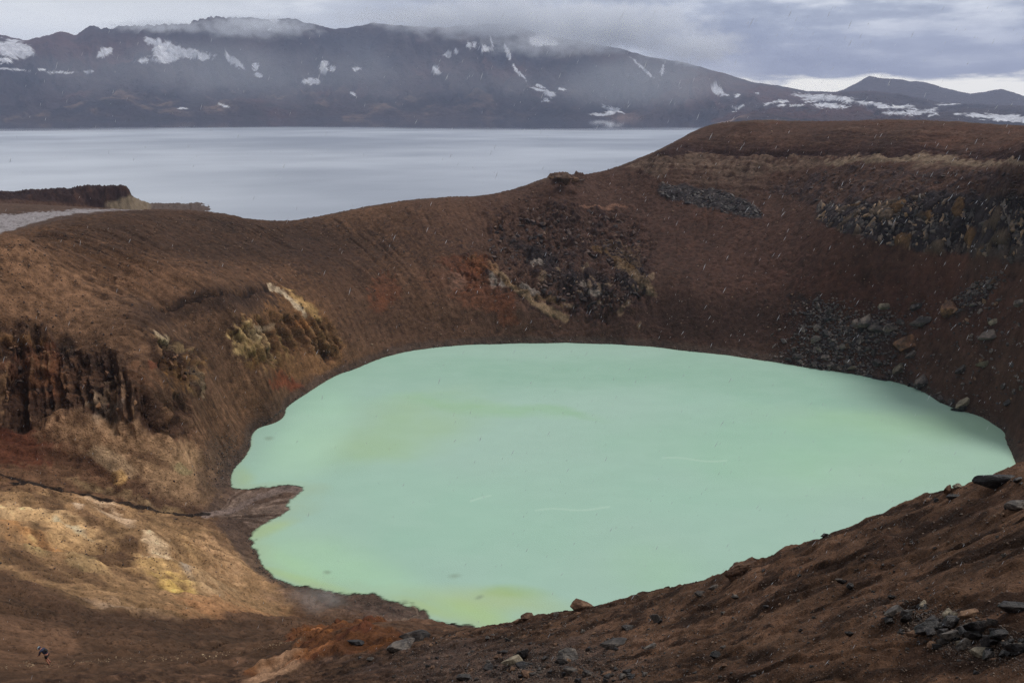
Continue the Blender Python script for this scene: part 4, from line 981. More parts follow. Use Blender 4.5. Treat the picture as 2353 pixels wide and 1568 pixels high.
def add_rock(x, y, w, asp=None, m=M_dark, me=None, name='rock', label=None, cat='rock', group=None, sink=.22, rot=None, tilt=None, rmin=0., yaw=None):
    """a rock lying on the ground, w = its apparent width, y = its foot"""
    pl = place(x, y, rmin)
    if pl is None: return None
    p, nrm = pl
    dist = (p - Vector((0, 0, CAMH))).length
    size = w / F * dist
    me = me or rnd.choice(small)
    o = bpy.data.objects.new(name, with_mat(me, m)); C.objects.link(o)
    xs = [v.co.z for v in me.vertices]; hgt = max(xs) - min(xs)
    sz = size * (asp / hgt) if asp else size
    o.scale = (size, size * (.8 if asp is None else min(1., max(.6, asp))), sz)
    yaw_ = yaw if yaw is not None else (rnd.uniform(-.5, .5) if asp else rnd.uniform(0, 6.28))
    q = Vector((0, 0, 1)).rotation_difference((Vector((0, 0, 1)) * 1.2 + nrm * (1. if tilt is None else tilt)).normalized())
    o.rotation_euler = (q.to_matrix() @ Euler((0, rot or 0, yaw_)).to_matrix()).to_euler()
    o.location = p + Vector((0, 0, -min(xs) * sz * (1 - 2 * sink)))
    o['label'] = label; o['category'] = cat
    if group: o['group'] = group
    ROCKS.append(o)
    return o
H_ = hero
for a in [
 # x, y(foot), width, h/w, material, mesh, label
 (1328,1402,54,.72,M_brown,H_[0],'large brown flat-topped boulder standing on the crest against the green lake'),
 (1208,1422,30,.75,M_brown,H_[2],'small rounded brown boulder on the crest left of the large one'),
 (1190,1428,24,.4,M_brown,H_[3],'low brown stone on the crest, just left of the small rounded boulder'),
 (1278,1412,15,.8,M_grey,small[2],'pointed grey stone on the crest between the two brown boulders'),
 (962,1466,68,.40,M_grey,H_[4],'long dark grey slab beside the right end of the orange mound'),
 (918,1492,66,.42,M_grey,H_[5],'low grey boulder half buried in front of the orange mound'),
 (820,1478,40,.3,M_dark,H_[3],'dark flat rock with pale end under the orange mound'),
 (850,1515,18,.6,M_grey,H_[2],'light grey stone on brown slope below the orange mound'),
 (826,1512,12,.6,M_dark,small[0],'small black stone next to the light grey stone below the mound'),
 (1182,1522,48,.46,M_pale,H_[3],'pale yellowish flat rock in the bottom centre stone cluster'),
 (1204,1512,38,.78,M_dark,H_[7],'black angular boulder leaning behind the pale flat rock'),
 (1200,1534,40,.5,M_dark,H_[5],'black wet rock in front of the pale flat rock'),
 (1160,1500,22,.5,M_dark,H_[1],'dark small rock above the pale flat rock'),
 (1122,1538,24,1.05,M_dark,H_[2],'tall black pointed rock left of the pale flat rock'),
 (1300,1516,46,.9,M_grey,H_[2],'round dark grey boulder in the bottom centre of the slope'),
 (1288,1523,20,.6,M_dark,H_[7],'black cobble touching the foot of the round grey boulder'),
 (1210,1553,34,.6,M_brown,H_[5],'reddish brown rock near the bottom edge below the black rocks'),
 (1310,1545,36,.55,M_grey,H_[1],'grey rock lying below the round dark grey boulder'),
 (1345,1548,22,.7,M_dark,H_[0],'black rounded cobble right of the grey rock near the bottom edge'),
 (1392,1552,26,.5,M_brown,H_[5],'reddish brown stone near bottom edge, right of the black cobble'),
 (1412,1480,66,.26,M_grey,H_[6],'long thin grey slab lying on the brown slope'),
 (1415,1492,13,.7,M_dark,small[2],'small black stone in front of the long thin grey slab'),
 (1498,1488,34,.4,M_grey,H_[3],'light grey wedge shaped rock right of the long thin slab'),
 (1642,1508,24,.85,M_dark,H_[2],'single black rounded rock on dark soil in the lower middle'),
 (1065,1562,36,.6,M_dark,H_[1],'black slanted rock near the bottom edge left of the stone cluster'),
 (1440,1445,30,.5,M_grey,H_[5],'grey jagged stone halfway down the brown slope'),
 (1508,1425,26,.8,M_grey,H_[4],'upright grey stone beside a dark one on the middle slope'),
 (1515,1430,18,.6,M_dark,small[1],'dark stone at the foot of the upright grey stone'),
 (1606,1368,24,.65,M_grey,H_[5],'grey stone alone in the middle of the slope'),
 (1350,1392,10,.8,M_dark,small[3],'tiny dark stone right of the large boulder on the crest'),
 (2288,1116,84,.40,M_dark,rock_mesh('rock', 407, 5, (1.5,.7,.6), 26, .06, .2),'long black log-like slab on the right hand crest'),
 (2178,1132,26,.9,M_brown,H_[7],'brown block sticking up on the right hand crest'),
 (2196,1120,16,.8,M_pale,H_[2],'mossy pale stone leaning on the brown block of the crest'),
 (2190,1145,30,.45,M_dark,H_[1],'dark stone below the brown block on the right hand crest'),
 (2128,1152,24,.5,M_brown,H_[0],'low brown block on the crest left of the sticking up block'),
 (2150,1150,12,.8,M_dark,small[2],'small dark stone between the two brown blocks on the crest'),
 (2262,1068,20,.5,M_brown,H_[3],'small brown rock at the top right of the near crest'),
 (2332,1168,46,.5,M_grey,H_[5],'grey boulder at the right edge under the long black slab'),
 (2340,1105,24,.5,M_dark,H_[1],'dark rock at the right edge beside the long black slab'),
 (1945,1193,14,.6,M_dark,small[5],'dark stone on the crest, the nearest to the middle of the right slope'),
 (1788,1252,14,.9,M_grey,small[0],'small upright grey stone on the crest above the earth lump'),
 (1892,1232,22,.45,M_dark,small[1],'dark flat stone on the crest right of the small upright one'),
 (1862,1240,16,.5,M_grey,small[3],'grey flat stone on the crest between two darker stones'),
 (1952,1352,24,.8,M_dark,H_[0],'wet black rock at the end of the small gully on the right slope'),
 (1938,1340,20,.6,M_dark,H_[7],'wet black rock above the other one in the small gully'),
 (1930,1334,16,.5,M_grey,small[4],'wet grey stone in the small gully beside the black rocks'),
 (2006,1360,9,.7,M_dark,small[2],'tiny dark stone right of the small gully'),
 (1690,1375,18,.9,M_grey,small[5],'grey upright stone left of the small gully'),
 (1640,1352,24,.5,M_grey,H_[3],'grey stone at the left end of the cracked ledge'),
 (1760,1395,16,.55,M_dark,small[3],'dark chip on the slope below the cracked ledge'),
 (1838,1450,12,.9,M_dark,small[1],'dark upright chip on the lower right slope'),
 (1954,1460,18,.8,M_dark,small[4],'black chip below and left of the black rock pile'),
 (2330,1402,60,.42,M_dark,H_[1],'big black rock cut by the right edge above the rock pile')]:
    x, y, w, asp, m_, me_, lb = a
    add_rock(x, y, w, asp, m_, me_, label=lb, cat='boulder' if w > 40 else 'stone', name='boulder' if w > 40 else 'stone', tilt=.5, yaw=(-.35 if w > 80 else None))
# rock pile on the right
pile = [(2182,1442,60,.62,H_[0],M_dark,'largest glossy black rock in the middle of the right rock pile'),(2125,1452,54,.6,H_[2],M_dark,'black rock left of the glossiest one in the right pile'),(2252,1448,46,.62,H_[7],M_dark,'black cubic rock in the right half of the rock pile'),
 (2235,1462,50,.55,H_[5],M_dark,'black rock below the cubic one in the rock pile'),(2295,1468,38,.75,H_[1],M_dark,'black slanting rock at the right end of the rock pile'),(2188,1464,40,.5,H_[3],M_grey,'grey topped rock under the glossy black rock of the pile'),
 (2215,1485,46,.5,H_[4],M_grey,'long grey rock in the lower part of the rock pile'),(2250,1505,42,.55,H_[5],M_pale,'pale rounded stone at the lower edge of the rock pile'),(2055,1408,48,.4,H_[3],M_grey,'grey slab at the upper left end of the rock pile'),
 (2085,1425,30,.7,H_[7],M_dark,'black rock under the grey slab of the pile'),(2115,1398,22,.8,H_[2],M_dark,'dark rock standing above the left part of the pile'),(2225,1415,44,.45,H_[1],M_brown,'reddish flat rock above the cubic black rock of the pile'),
 (2098,1460,30,.5,H_[6],M_brown,'brown flat rock at the left foot of the rock pile'),(2140,1490,34,.7,H_[0],M_brown,'brown block below the left part of the rock pile'),(2345,1500,40,.7,H_[7],M_dark,'black rock at the right picture edge beyond the pile')]
for x, y, w, asp, me_, m_, lb in pile:
    add_rock(x, y, w, asp, m_, me_, label=lb, name='boulder', cat='boulder')
g = 'wet stones filling the rock pile on the right slope'
for i in range(48):
    t = rnd.random(); x = 2040 + 300 * t + rnd.gauss(0, 16); y = 1402 + 92 * t + rnd.gauss(0, 20)
    add_rock(min(x, 2350), y, rnd.uniform(11, 30), rnd.uniform(.5, .8), rnd.choice([M_dark, M_dark, M_dark, M_dark, M_grey, M_pale]), rnd.choice(cobble), name='stone', cat='stone', group=g, label='small wet stone among the black rock pile of the right slope')
g = 'stones of the cluster at the bottom centre'
for i in range(46):
    a_ = rnd.random()
    x, y = (rnd.gauss(1215, 55), rnd.gauss(1536, 16)) if a_ < .5 else (rnd.gauss(1400, 60), rnd.gauss(1556, 8))
    if y > 1572: continue
    add_rock(x, y, rnd.uniform(8, 20), rnd.uniform(.5, .85), rnd.choice([M_dark, M_dark, M_dark, M_grey, M_brown]), rnd.choice(cobble), name='stone', cat='stone', group=g, label='small dark stone of the loose cluster at the bottom centre')
g = 'loose stones strewn over the near slope'
for i in range(90):
    x = rnd.uniform(980, 2345); ylo = np.interp(x, [980, 1300, 1800, 2345], [1480, 1425, 1290, 1110]); y = ylo + (1566 - ylo) * rnd.random() ** 1.1
    add_rock(x, y, rnd.uniform(5, 14), rnd.uniform(.45, .8), rnd.choice([M_dark, M_dark, M_grey, M_brown, M_brown]), rnd.choice(cobble), name='stone', cat='stone', group=g, label='loose stone lying alone on the brown near slope')
# earth lump on the crest
add_rock(1702, 1318, 82, .55, M_earth, rock_mesh('lump', 77, 5, (1.2,.8,.6), 18, .22, .3), label='brown lump of crusted earth bulging out of the near crest', name='earth_lump', cat='lump', sink=.36)
# talus under the east cliff
for a in [
 (2075,800,44,.85,M_och,H_[2],'orange topped block, the brightest on the east scree'),(2178,722,44,.8,M_och,H_[5],'large brown block high on the east scree'),(2262,842,24,.8,M_pale,H_[7],'tan wedge alone on the lower right scree'),
 (2030,712,26,.8,M_pale,H_[1],'pale pointed block at the top of the middle boulder group'),(1985,748,44,.6,M_talus,H_[5],'broad grey slab left of the middle boulder group'),(2010,765,36,.7,M_talus,H_[1],'dark slab low in the middle boulder group'),
 (2040,765,36,.8,M_talus,H_[0],'dark pyramid block low in the middle boulder group'),(2118,742,50,.3,M_talus,H_[6],'long flat grey slab tilted on the scree'),(2105,712,28,.7,M_talus,H_[1],'grey wedge high on the scree left of the brown block'),
 (2095,818,30,.5,M_talus,H_[3],'grey slab just below the orange topped block'),(2112,735,24,.4,M_talus,H_[6],'thin grey slab above the long flat one'),(2210,852,30,.5,M_talus,H_[3],'dark slab in the middle of the right scree'),
 (2066,850,38,.42,M_pale,H_[3],'light grey slab near the foot of the scree'),(2115,886,44,.6,M_talus,H_[5],'large grey block at the water edge of the scree'),(2216,928,38,.4,M_pale,H_[3],'white topped slab at the shore in the east'),
 (2208,948,28,.9,M_dark,H_[7],'black square block standing in the water below the white slab'),(2185,928,22,.8,M_talus,H_[0],'grey block left of the white topped slab'),(2314,928,22,.6,M_dark,H_[2],'dark block at the right edge of the shore'),
 (2340,705,24,.9,M_talus,H_[1],'grey wedge at the right edge of the scree'),(2280,745,20,.8,M_pale,H_[2],'pale stone right of the brown block high on the scree'),(2270,775,50,.35,M_talus,H_[5],'low brown grey slab on the right scree'),
 (1945,798,16,.9,M_och,small[0],'small orange stone in the dark scree'),(1810,860,18,.8,M_och,small[2],'round tan stone in the dark scree by the shore'),(1960,850,22,.7,M_pale,small[5],'pale yellow stone near the foot of the dark scree'),
 (2012,880,54,.25,M_dark,H_[6],'long dark slab lying in the water under the scree'),(1975,868,20,.35,M_dark,small[1],'small dark rock in the water beside the long slab'),(2036,890,14,.6,M_dark,small[0],'small dark rock standing off the end of the long slab'),
 (1825,850,16,.4,M_dark,small[3],'lone dark rock in the water at the left end of the scree'),(563,1100,16,.7,M_dark,H_[0],'lone dark rock in the green water near the mud spit'),
 (875,1424,24,.5,M_brown,H_[3],'brown stone behind the crest of the orange mound')]:
    x, y, w, asp, m_, me_, lb = a
    add_rock(x, y, w, asp, m_, me_, label=lb, name='boulder', cat='boulder', rmin=60)
g = 'dark blocks of the scree at the east shore'
for i in range(210):
    a_ = rnd.random()
    if a_ < .55:
        t = rnd.random() ** .7; x = rnd.gauss(1880 + 60 * t, 26 + 60 * t); y = 690 + 170 * t + rnd.gauss(0, 8)
    elif a_ < .75: x, y = rnd.gauss(2015, 40), rnd.gauss(750, 24)
    else: x = rnd.uniform(1800, 2130); y = np.interp(x, [1800, 1900, 2000, 2080, 2130], [835, 850, 866, 884, 905]) - abs(rnd.gauss(6, 8))
    add_rock(x, y, rnd.choice([6, 8, 9, 11, 14, 18, 22]) * rnd.uniform(.8, 1.1), None, rnd.choice([M_talus, M_talus, M_dark, M_grey]), rnd.choice(small), name='scree_block', cat='rock', group=g, label='dark angular block in the dense scree above the east shore', rmin=60, tilt=2.)
g = 'blocks strewn over the right scree'
for i in range(85):
    a_ = rnd.random()
    if a_ < .35: t = rnd.random(); x = 2290 - 110 * t + rnd.gauss(0, 12); y = 640 + 70 * t + rnd.gauss(0, 10)
    else: x, y = rnd.uniform(2070, 2350), rnd.uniform(690, 930)
    add_rock(x, y, rnd.uniform(6, 18), None, rnd.choice([M_talus, M_talus, M_grey, M_brown]), rnd.choice(small), name='scree_block', cat='rock', group=g, label='grey block strewn over the right hand scree', rmin=60, tilt=2.)

# outcrop on the skyline and the jointed cliff
def merged(name, parts, m, kind=None, label=None, cat=None):
    """one object out of many blocks of one rock mass: parts = (mesh, matrix)"""
    V_, F_ = [], []; n0 = 0
    for me, M_ in parts:
        co = np.empty(len(me.vertices) * 3, np.float32); me.vertices.foreach_get('co', co); co = co.reshape(-1, 3)
        MM = np.array(M_); co = co @ MM[:3, :3].T + MM[:3, 3]
        li = np.empty(len(me.loops), np.int32); me.loops.foreach_get('vertex_index', li)
        V_.append(co); F_.append(li.reshape(-1, 3) + n0); n0 += len(co)
    V_ = np.concatenate(V_); F_ = np.concatenate(F_)
    me = bpy.data.meshes.new(name); me.vertices.add(len(V_)); me.vertices.foreach_set('co', V_.astype(np.float32).ravel())
    me.loops.add(F_.size); me.loops.foreach_set('vertex_index', F_.astype(np.int32).ravel())
    me.polygons.add(len(F_)); me.polygons.foreach_set('loop_start', np.arange(0, F_.size, 3, dtype=np.int32)); me.polygons.foreach_set('loop_total', np.full(len(F_), 3, np.int32))
    me.update(calc_edges=True); me.materials.append(m)
    o = bpy.data.objects.new(name, me); C.objects.link(o)
    if kind: o['kind'] = kind
    if label: o['label'] = label
    if cat: o['category'] = cat
    return o
def T(loc, sx, sy, sz, e=(0, 0, 0)): return Matrix.Translation(loc) @ Euler(e).to_matrix().to_4x4() @ Matrix.Diagonal((sx, sy, sz, 1))
def world_block_material(name, stops, scale, rough=.7):
    m, nt, b = mat(name); L = nt.links.new
    p = pos(nt); g_ = nd(nt, 'ShaderNodeNewGeometry')
    n1 = noise(nt, p, scale, 5, .65)
    v = math_(nt, 'ADD', math_(nt, 'MULTIPLY', g_.outputs['Random Per Island'], .5), math_(nt, 'MULTIPLY', n1.outputs[0], .6))
    L(ramp(nt, mrange(nt, v, .2, .95), stops), b.inputs['Base Color']); b.inputs['Roughness'].default_value = rough
    bp = nd(nt, 'ShaderNodeBump'); bp.inputs['Distance'].default_value = .3; bp.inputs['Strength'].default_value = .7; L(n1.outputs[0], bp.inputs['Height']); L(bp.outputs[0], b.inputs['Normal'])
    return m
parts = []
for x, y, w, h, sx in [(1272,410,16,10,0),(1285,408,26,14,1),(1298,410,26,19,2),(1306,409,14,15,3),(1318,411,13,22,4),(1324,413,14,16,5),(1335,414,20,7,6),(1265,409,8,10,7)]:
    dx, dy, dz = ray(x, y); t = 322 / dy; p = Vector((dx * t, 322, CAMH + dz * t)); s_ = t / F * math.sqrt(dx*dx+dy*dy+dz*dz)
    parts.append((hero[sx], T(p, w * s_ * 1.1, w * s_, h * s_ * 1.5, (.1, .2 * (sx % 3 - 1), sx))))
merged('rock_outcrop', parts, world_block_material('outcrop_tuff', [(0, kk(58,42,32)), (.5, kk(84,62,46)), (1, kk(112,84,62))], .8, .9), label='notched brown rock outcrop breaking the skyline of the rim', cat='outcrop')

def cliff(name, top_, bot, n, wr, m, label, cat, asp=1.15, xr=None, depth=.3, skip=None):
    parts = []
    xs_ = xr
    for i in range(n):
        x = rnd.uniform(*xs_); yt = np.interp(x, *zip(*top_)); yb = np.interp(x, *zip(*bot))
        y = yt + (yb - yt) * rnd.random()
        pl = place(x, y, 100)
        if pl is None: continue
        p, nrm = pl; d = (p - Vector((0, 0, CAMH))).length; s_ = d / F; w = rnd.uniform(*wr) * s_ * (1 if rnd.random() < .8 else 1.35)
        p = p - nrm * w * depth + Vector((0, 0, 0))
        parts.append((rnd.choice(small), T(p, w, w * .9, w * asp * rnd.uniform(.9, 1.6), (rnd.uniform(-.2, .2), rnd.uniform(-.2, .2), rnd.uniform(0, 6.28)))))
    return merged(name, parts, m, label=label, cat=cat)
M_cl = world_block_material('jointed_basalt', [(0, kk(26,23,23)), (.4, kk(62,54,51)), (.68, kk(94,82,74)), (.88, kk(124,96,68)), (1, kk(144,124,102))], .35, .6)
M_cd = world_block_material('black_lava_rubble', [(0, kk(26,23,23)), (.5, kk(46,40,40)), (1, kk(76,64,58))], .6, .6)
M_cr = world_block_material('red_black_rubble', [(0, kk(30,23,23)), (.5, kk(54,40,38)), (1, kk(80,60,54))], .6, .8)
cliff('rock_cliff', [(1875,470),(1960,470),(2050,455),(2160,450),(2300,460),(2480,470)], [(1875,500),(1930,532),(1990,552),(2100,570),(2250,586),(2352,602),(2480,618)], 1100, (9, 24), M_cl, 'jointed grey and ochre basalt cliff under the east rim', 'cliff', asp=1.5, xr=(1872, 2480), depth=.38)
cliff('rubble_band', [(1765,432),(1850,398),(1950,385),(2100,386),(2260,393),(2480,410)], [(1765,445),(1850,455),(1950,478),(2100,470),(2300,470),(2480,480)], 620, (4, 12), M_cr, 'band of dark reddish rubble above the jointed cliff', 'rubble', asp=.7, xr=(1765, 2480), depth=.15)
cliff('lava_ledge', [(1520,420),(1565,430),(1600,436),(1645,432),(1700,455),(1750,482)], [(1520,446),(1565,462),(1600,470),(1645,484),(1700,497),(1750,500)], 420, (5, 13), M_cd, 'low black lava ledge left of the big cliff', 'ledge', asp=.9, xr=(1520, 1750), depth=.12)

bpy.data.objects['rubble_band']['kind'] = 'stuff'; bpy.data.objects['lava_ledge']['kind'] = 'stuff'
M_co = world_block_material('weathered_outcrop', [(0, kk(36,26,22)), (.4, kk(74,50,38)), (.7, kk(112,78,52)), (1, kk(150,116,84))], .6, .85)
M_cm = world_block_material('dark_outcrop', [(0, kk(32,27,28)), (.5, kk(60,48,46)), (.85, kk(88,68,58)), (1, kk(124,102,84))], .5, .85)
def crag(name, poly, n, wr, m, label, asp=1.6, depth=.25):
    parts = []; P = np.array(poly, float); x0, y0 = P.min(0); x1, y1 = P.max(0); k_ = 0
    while len(parts) < n and k_ < n * 6:
        k_ += 1; x, y = rnd.uniform(x0, x1), rnd.uniform(y0, y1); ins = False
        for i in range(len(P)):
            ax, ay = P[i]; bx, by = P[(i + 1) % len(P)]
            if (ay > y) != (by > y) and x < (bx - ax) * (y - ay) / (by - ay + 1e-12) + ax: ins = not ins
        if not ins: continue
        pl = place(x, y, 100)
        if pl is None: continue
        p, nrm = pl; d = (p - Vector((0, 0, CAMH))).length; w = rnd.uniform(*wr) * d / F
        parts.append((rnd.choice(small), T(p - nrm * w * depth, w, w * .8, w * asp * rnd.uniform(.7, 1.5), (rnd.uniform(-.35, .35), rnd.uniform(-.35, .35), rnd.uniform(0, 6.28)))))
    o = merged(name, parts, m, kind='structure', label=label); return o
crag('rock_outcrop', [(0,800),(60,790),(130,800),(220,820),(300,880),(360,930),(330,960),(250,960),(170,890),(90,900),(0,960)], 80, (5, 14), M_co, 'dark jagged outcrop on the west wall at the left edge', 1.9)
crag('rock_outcrop', [(360,800),(420,795),(465,830),(475,880),(440,890),(400,850)], 22, (5, 13), M_co, 'tall brown knob of rock on the west wall', 1.9)
crag('rock_outcrop', [(1130,520),(1200,480),(1300,470),(1400,480),(1460,530),(1490,620),(1490,670),(1400,710),(1310,700),(1210,650),(1120,590)], 380, (6, 22), M_cm, 'large dark broken outcrop on the middle of the back wall', 1.0)

# ------------------------------------------------------------------ gravel and shore stones nobody could count
def gravel(name, pts, sizes, m, label=None):
    t = (1 + 5 ** .5) / 2
    ico = np.array([(-1,t,0),(1,t,0),(-1,-t,0),(1,-t,0),(0,-1,t),(0,1,t),(0,-1,-t),(0,1,-t),(t,0,-1),(t,0,1),(-t,0,-1),(-t,0,1)], np.float32); ico /= np.linalg.norm(ico[0]) * 2
    fc = np.array([(0,11,5),(0,5,1),(0,1,7),(0,7,10),(0,10,11),(1,5,9),(5,11,4),(11,10,2),(10,7,6),(7,1,8),(3,9,4),(3,4,2),(3,2,6),(3,6,8),(3,8,9),(4,9,5),(2,4,11),(6,2,10),(8,6,7),(9,8,1)])
    n = len(pts); P = np.array(pts, np.float32); S = np.array(sizes, np.float32)
    r = np.random.default_rng(3)
    q = ico[None] * (1 + r.uniform(-.32, .32, (n, 12, 1))) * np.stack([np.ones(n), r.uniform(.6, 1, n), r.uniform(.4, .8, n)], -1)[:, None]
    a = r.uniform(0, 6.28, n); ca, sa = np.cos(a)[:, None], np.sin(a)[:, None]
    tlt = r.uniform(-.5, .5, n)[:, None]; z2 = q[..., 2] * np.cos(tlt) - q[..., 0] * np.sin(tlt); x2 = q[..., 2] * np.sin(tlt) + q[..., 0] * np.cos(tlt)
    q = np.stack([x2 * ca - q[..., 1] * sa, x2 * sa + q[..., 1] * ca, z2], -1) * S[:, None, None] + P[:, None]
    V_ = q.reshape(-1, 3).astype(np.float32); F_ = (fc[None] + (np.arange(n) * 12)[:, None, None]).reshape(-1, 3)
    me = bpy.data.meshes.new(name); me.vertices.add(len(V_)); me.vertices.foreach_set('co', V_.ravel())
    me.loops.add(F_.size); me.loops.foreach_set('vertex_index', F_.astype(np.int32).ravel())
    me.polygons.add(len(F_)); me.polygons.foreach_set('loop_start', np.arange(0, F_.size, 3, dtype=np.int32)); me.polygons.foreach_set('loop_total', np.full(len(F_), 3, np.int32))
    me.update(calc_edges=True); me.materials.append(m)
    o = bpy.data.objects.new(name, me); C.objects.link(o); structure(o, 'stuff')
    if label: o['label'] = label
    return o
GR = np.random.default_rng(21)
def scatter(n, ptsfun, wfun, rmin=0.):
    P, S = [], []
    for i in range(n):
        x, y = ptsfun(); pl = place(x, y, rmin)
        if pl is None: continue
        p, _ = pl; d = (p - Vector((0, 0, CAMH))).length; s_ = wfun() / F * d
        P.append((p.x, p.y, p.z + s_ * .1)); S.append(s_)
    return P, S
M_g1 = world_block_material('gravel_dark', [(0, kk(28,24,22)), (.5, kk(62,50,42)), (1, kk(108,88,72))], 2., .6)
M_g2 = world_block_material('gravel_brown', [(0, kk(34,27,24)), (.5, kk(78,60,50)), (1, kk(138,112,92))], .6, .85)
M_g3 = world_block_material('gravel_pale', [(0, kk(84,66,52)), (.5, kk(120,100,78)), (1, kk(158,136,106))], .6, .85)
def nearpt():
    x = GR.uniform(900, 2352)
    ylo = np.interp(x, [900, 1095, 1300, 1540, 1800, 2000, 2352], [1470, 1450, 1408, 1350, 1256, 1186, 1062])
    c = GR.random()
    if c < .3: x = GR.normal(2190, 90); return x, np.interp(x, [2000, 2352], [1400, 1500]) + GR.normal(0, 26)
    if c < .55: return GR.normal(1240, 110), GR.normal(1535, 24)
    return x, ylo + (1568 - ylo) * GR.random()
P_, S_ = scatter(17000, nearpt, lambda: GR.choice([1.4, 2.0, 2.8, 3.6, 5., 7.], p=[.26, .30, .23, .13, .06, .02]))
gravel('gravel', P_, S_, M_g1, 'dark gravel strewn over the near slope')
shx = [528,545,575,600,655,700,790,900,1000,1100,1200,1300,1400,1500,1600,1700,1800,1900,2000,2080,2130,2200,2260,2300,2320]
shy = [1095,1065,1020,980,940,905,855,815,798,791,788,787,790,797,808,820,835,850,866,884,905,940,960,985,1030]
def shorept():
    c = GR.random()
    if c < .5:
        t = GR.uniform(0, len(shx) - 1); x = np.interp(t, range(len(shx)), shx); y = np.interp(t, range(len(shx)), shy)
        return x - abs(GR.normal(0, 3)) * (1 if x < 800 else 0), y - abs(GR.normal(0, 2.2)) + (1.2 if GR.random() < .3 else 0)
    if c < .68: x = GR.uniform(1770, 2350); return x, np.interp(x, shx, shy) - abs(GR.normal(0, 14))
    if c < .82: t = GR.random(); return np.interp(t, [0,.3,.6,1], [577,600,640,1040]) - abs(GR.normal(0, 6)), np.interp(t, [0,.3,.6,1], [1225,1300,1330,1428]) + abs(GR.normal(0, 6))
    return GR.normal(520, 26), GR.uniform(1000, 1120)
P_, S_ = scatter(3600, shorept, lambda: GR.choice([1.6, 2.4, 3.4, 5.], p=[.35, .35, .22, .08]), 60.)
gravel('shore_stones', P_, S_, M_g1, 'dark stones lining the shore of the crater lake')
def wallpt():
    c = GR.random()
    if c < .45: x = GR.uniform(0, 900); return x, np.interp(x, [0, 400, 700, 900], [560, 500, 520, 500]) + GR.random() ** 1.3 * 330
    if c < .8: x = GR.uniform(900, 2352); return x, np.interp(x, [900, 1290, 1700, 2352], [480, 420, 300, 310]) + GR.random() * np.interp(x, [900, 2352], [300, 560])
    if c < .9: return GR.normal(1910, 60), GR.uniform(690, 850)
    x = GR.uniform(0, 560); return x, GR.uniform(1080, 1330)
def screept():
    c = GR.random()
    if c < .6: t = GR.random() ** .7; return GR.normal(1885 + 50 * t, 24 + 55 * t), 690 + 165 * t + GR.normal(0, 8)
    if c < .75: return GR.normal(2015, 34), GR.normal(750, 22)
    if c < .88: t = GR.random(); return 2290 - 110 * t + GR.normal(0, 14), 640 + 70 * t + GR.normal(0, 10)
    return GR.uniform(2050, 2352), GR.uniform(680, 930)
P_, S_ = scatter(2600, screept, lambda: GR.choice([3., 4.2, 6., 8.], p=[.35, .35, .22, .08]), 60.)
gravel('scree', P_, S_, world_block_material('scree_stone', [(0, kk(30,28,30)), (.5, kk(62,57,58)), (1, kk(112,100,94))], .8, .6), 'dark fine scree under the eastern cliff')
P_, S_ = scatter(10000, wallpt, lambda: GR.choice([1.4, 2., 3., 4.4, 6.], p=[.42, .33, .17, .06, .02]), 60.)
gravel('wall_stones', P_, S_, M_g2, 'scattered small stones on the crater walls')
def pathpt():
    x = GR.uniform(-10, 700); return x, np.interp(x, [-10, 100, 200, 330, 450, 560, 640, 700], [1532, 1526, 1519, 1513, 1508, 1497, 1478, 1464]) + GR.normal(0, 3.5)
P_, S_ = scatter(260, pathpt, lambda: GR.choice([1.8, 2.6, 3.6, 5], p=[.4, .35, .2, .05]), 24.)
gravel('path_stones', P_, S_, M_g3, 'pale flat stones along the path at the foot of the slope')

# ------------------------------------------------------------------ people
def skin_obj(name, verts, edges, rad, m, parent=None, sub=2):
    me = bpy.data.meshes.new(name); me.from_pydata(verts, edges, [])
    o = bpy.data.objects.new(name, me); C.objects.link(o)
    md = o.modifiers.new('skin', 'SKIN'); sv = me.skin_vertices[0].data if me.skin_vertices else None
    if sv is None:
        bm = bmesh.new(); bm.from_mesh(me); bm.verts.layers.skin.verify(); bm.to_mesh(me); bm.free(); sv = me.skin_vertices[0].data
    for i, r_ in enumerate(rad): sv[i].radius = (r_, r_) if not isinstance(r_, tuple) else r_
    sv[0].use_root = True
    md.use_smooth_shade = True
    s_ = o.modifiers.new('sub', 'SUBSURF'); s_.levels = sub; s_.render_levels = sub
    me.materials.append(m)
    if parent: o.parent = parent
    return o
def flat_mat(name, c_, r_=.7, sheen=0):
    m, nt, b = mat(name); n_ = noise(nt, pos(nt), 25., 3); nt.links.new(mixcol(nt, math_(nt, 'MULTIPLY', n_.outputs[0], .35), kk(*c_), tuple(.6 * x for x in kk(*c_))), b.inputs['Base Color']); b.inputs['Roughness'].default_value = r_; return m
M_skin = flat_mat('skin_tone', (156, 104, 84), .5); M_navy = flat_mat('navy_cloth', (30, 36, 62), .6); M_black = flat_mat('black_cloth', (24, 24, 28), .8); M_band = flat_mat('pale_blue_band', (150, 190, 205), .5); M_shoe = flat_mat('dark_shoe', (30, 26, 26), .7)
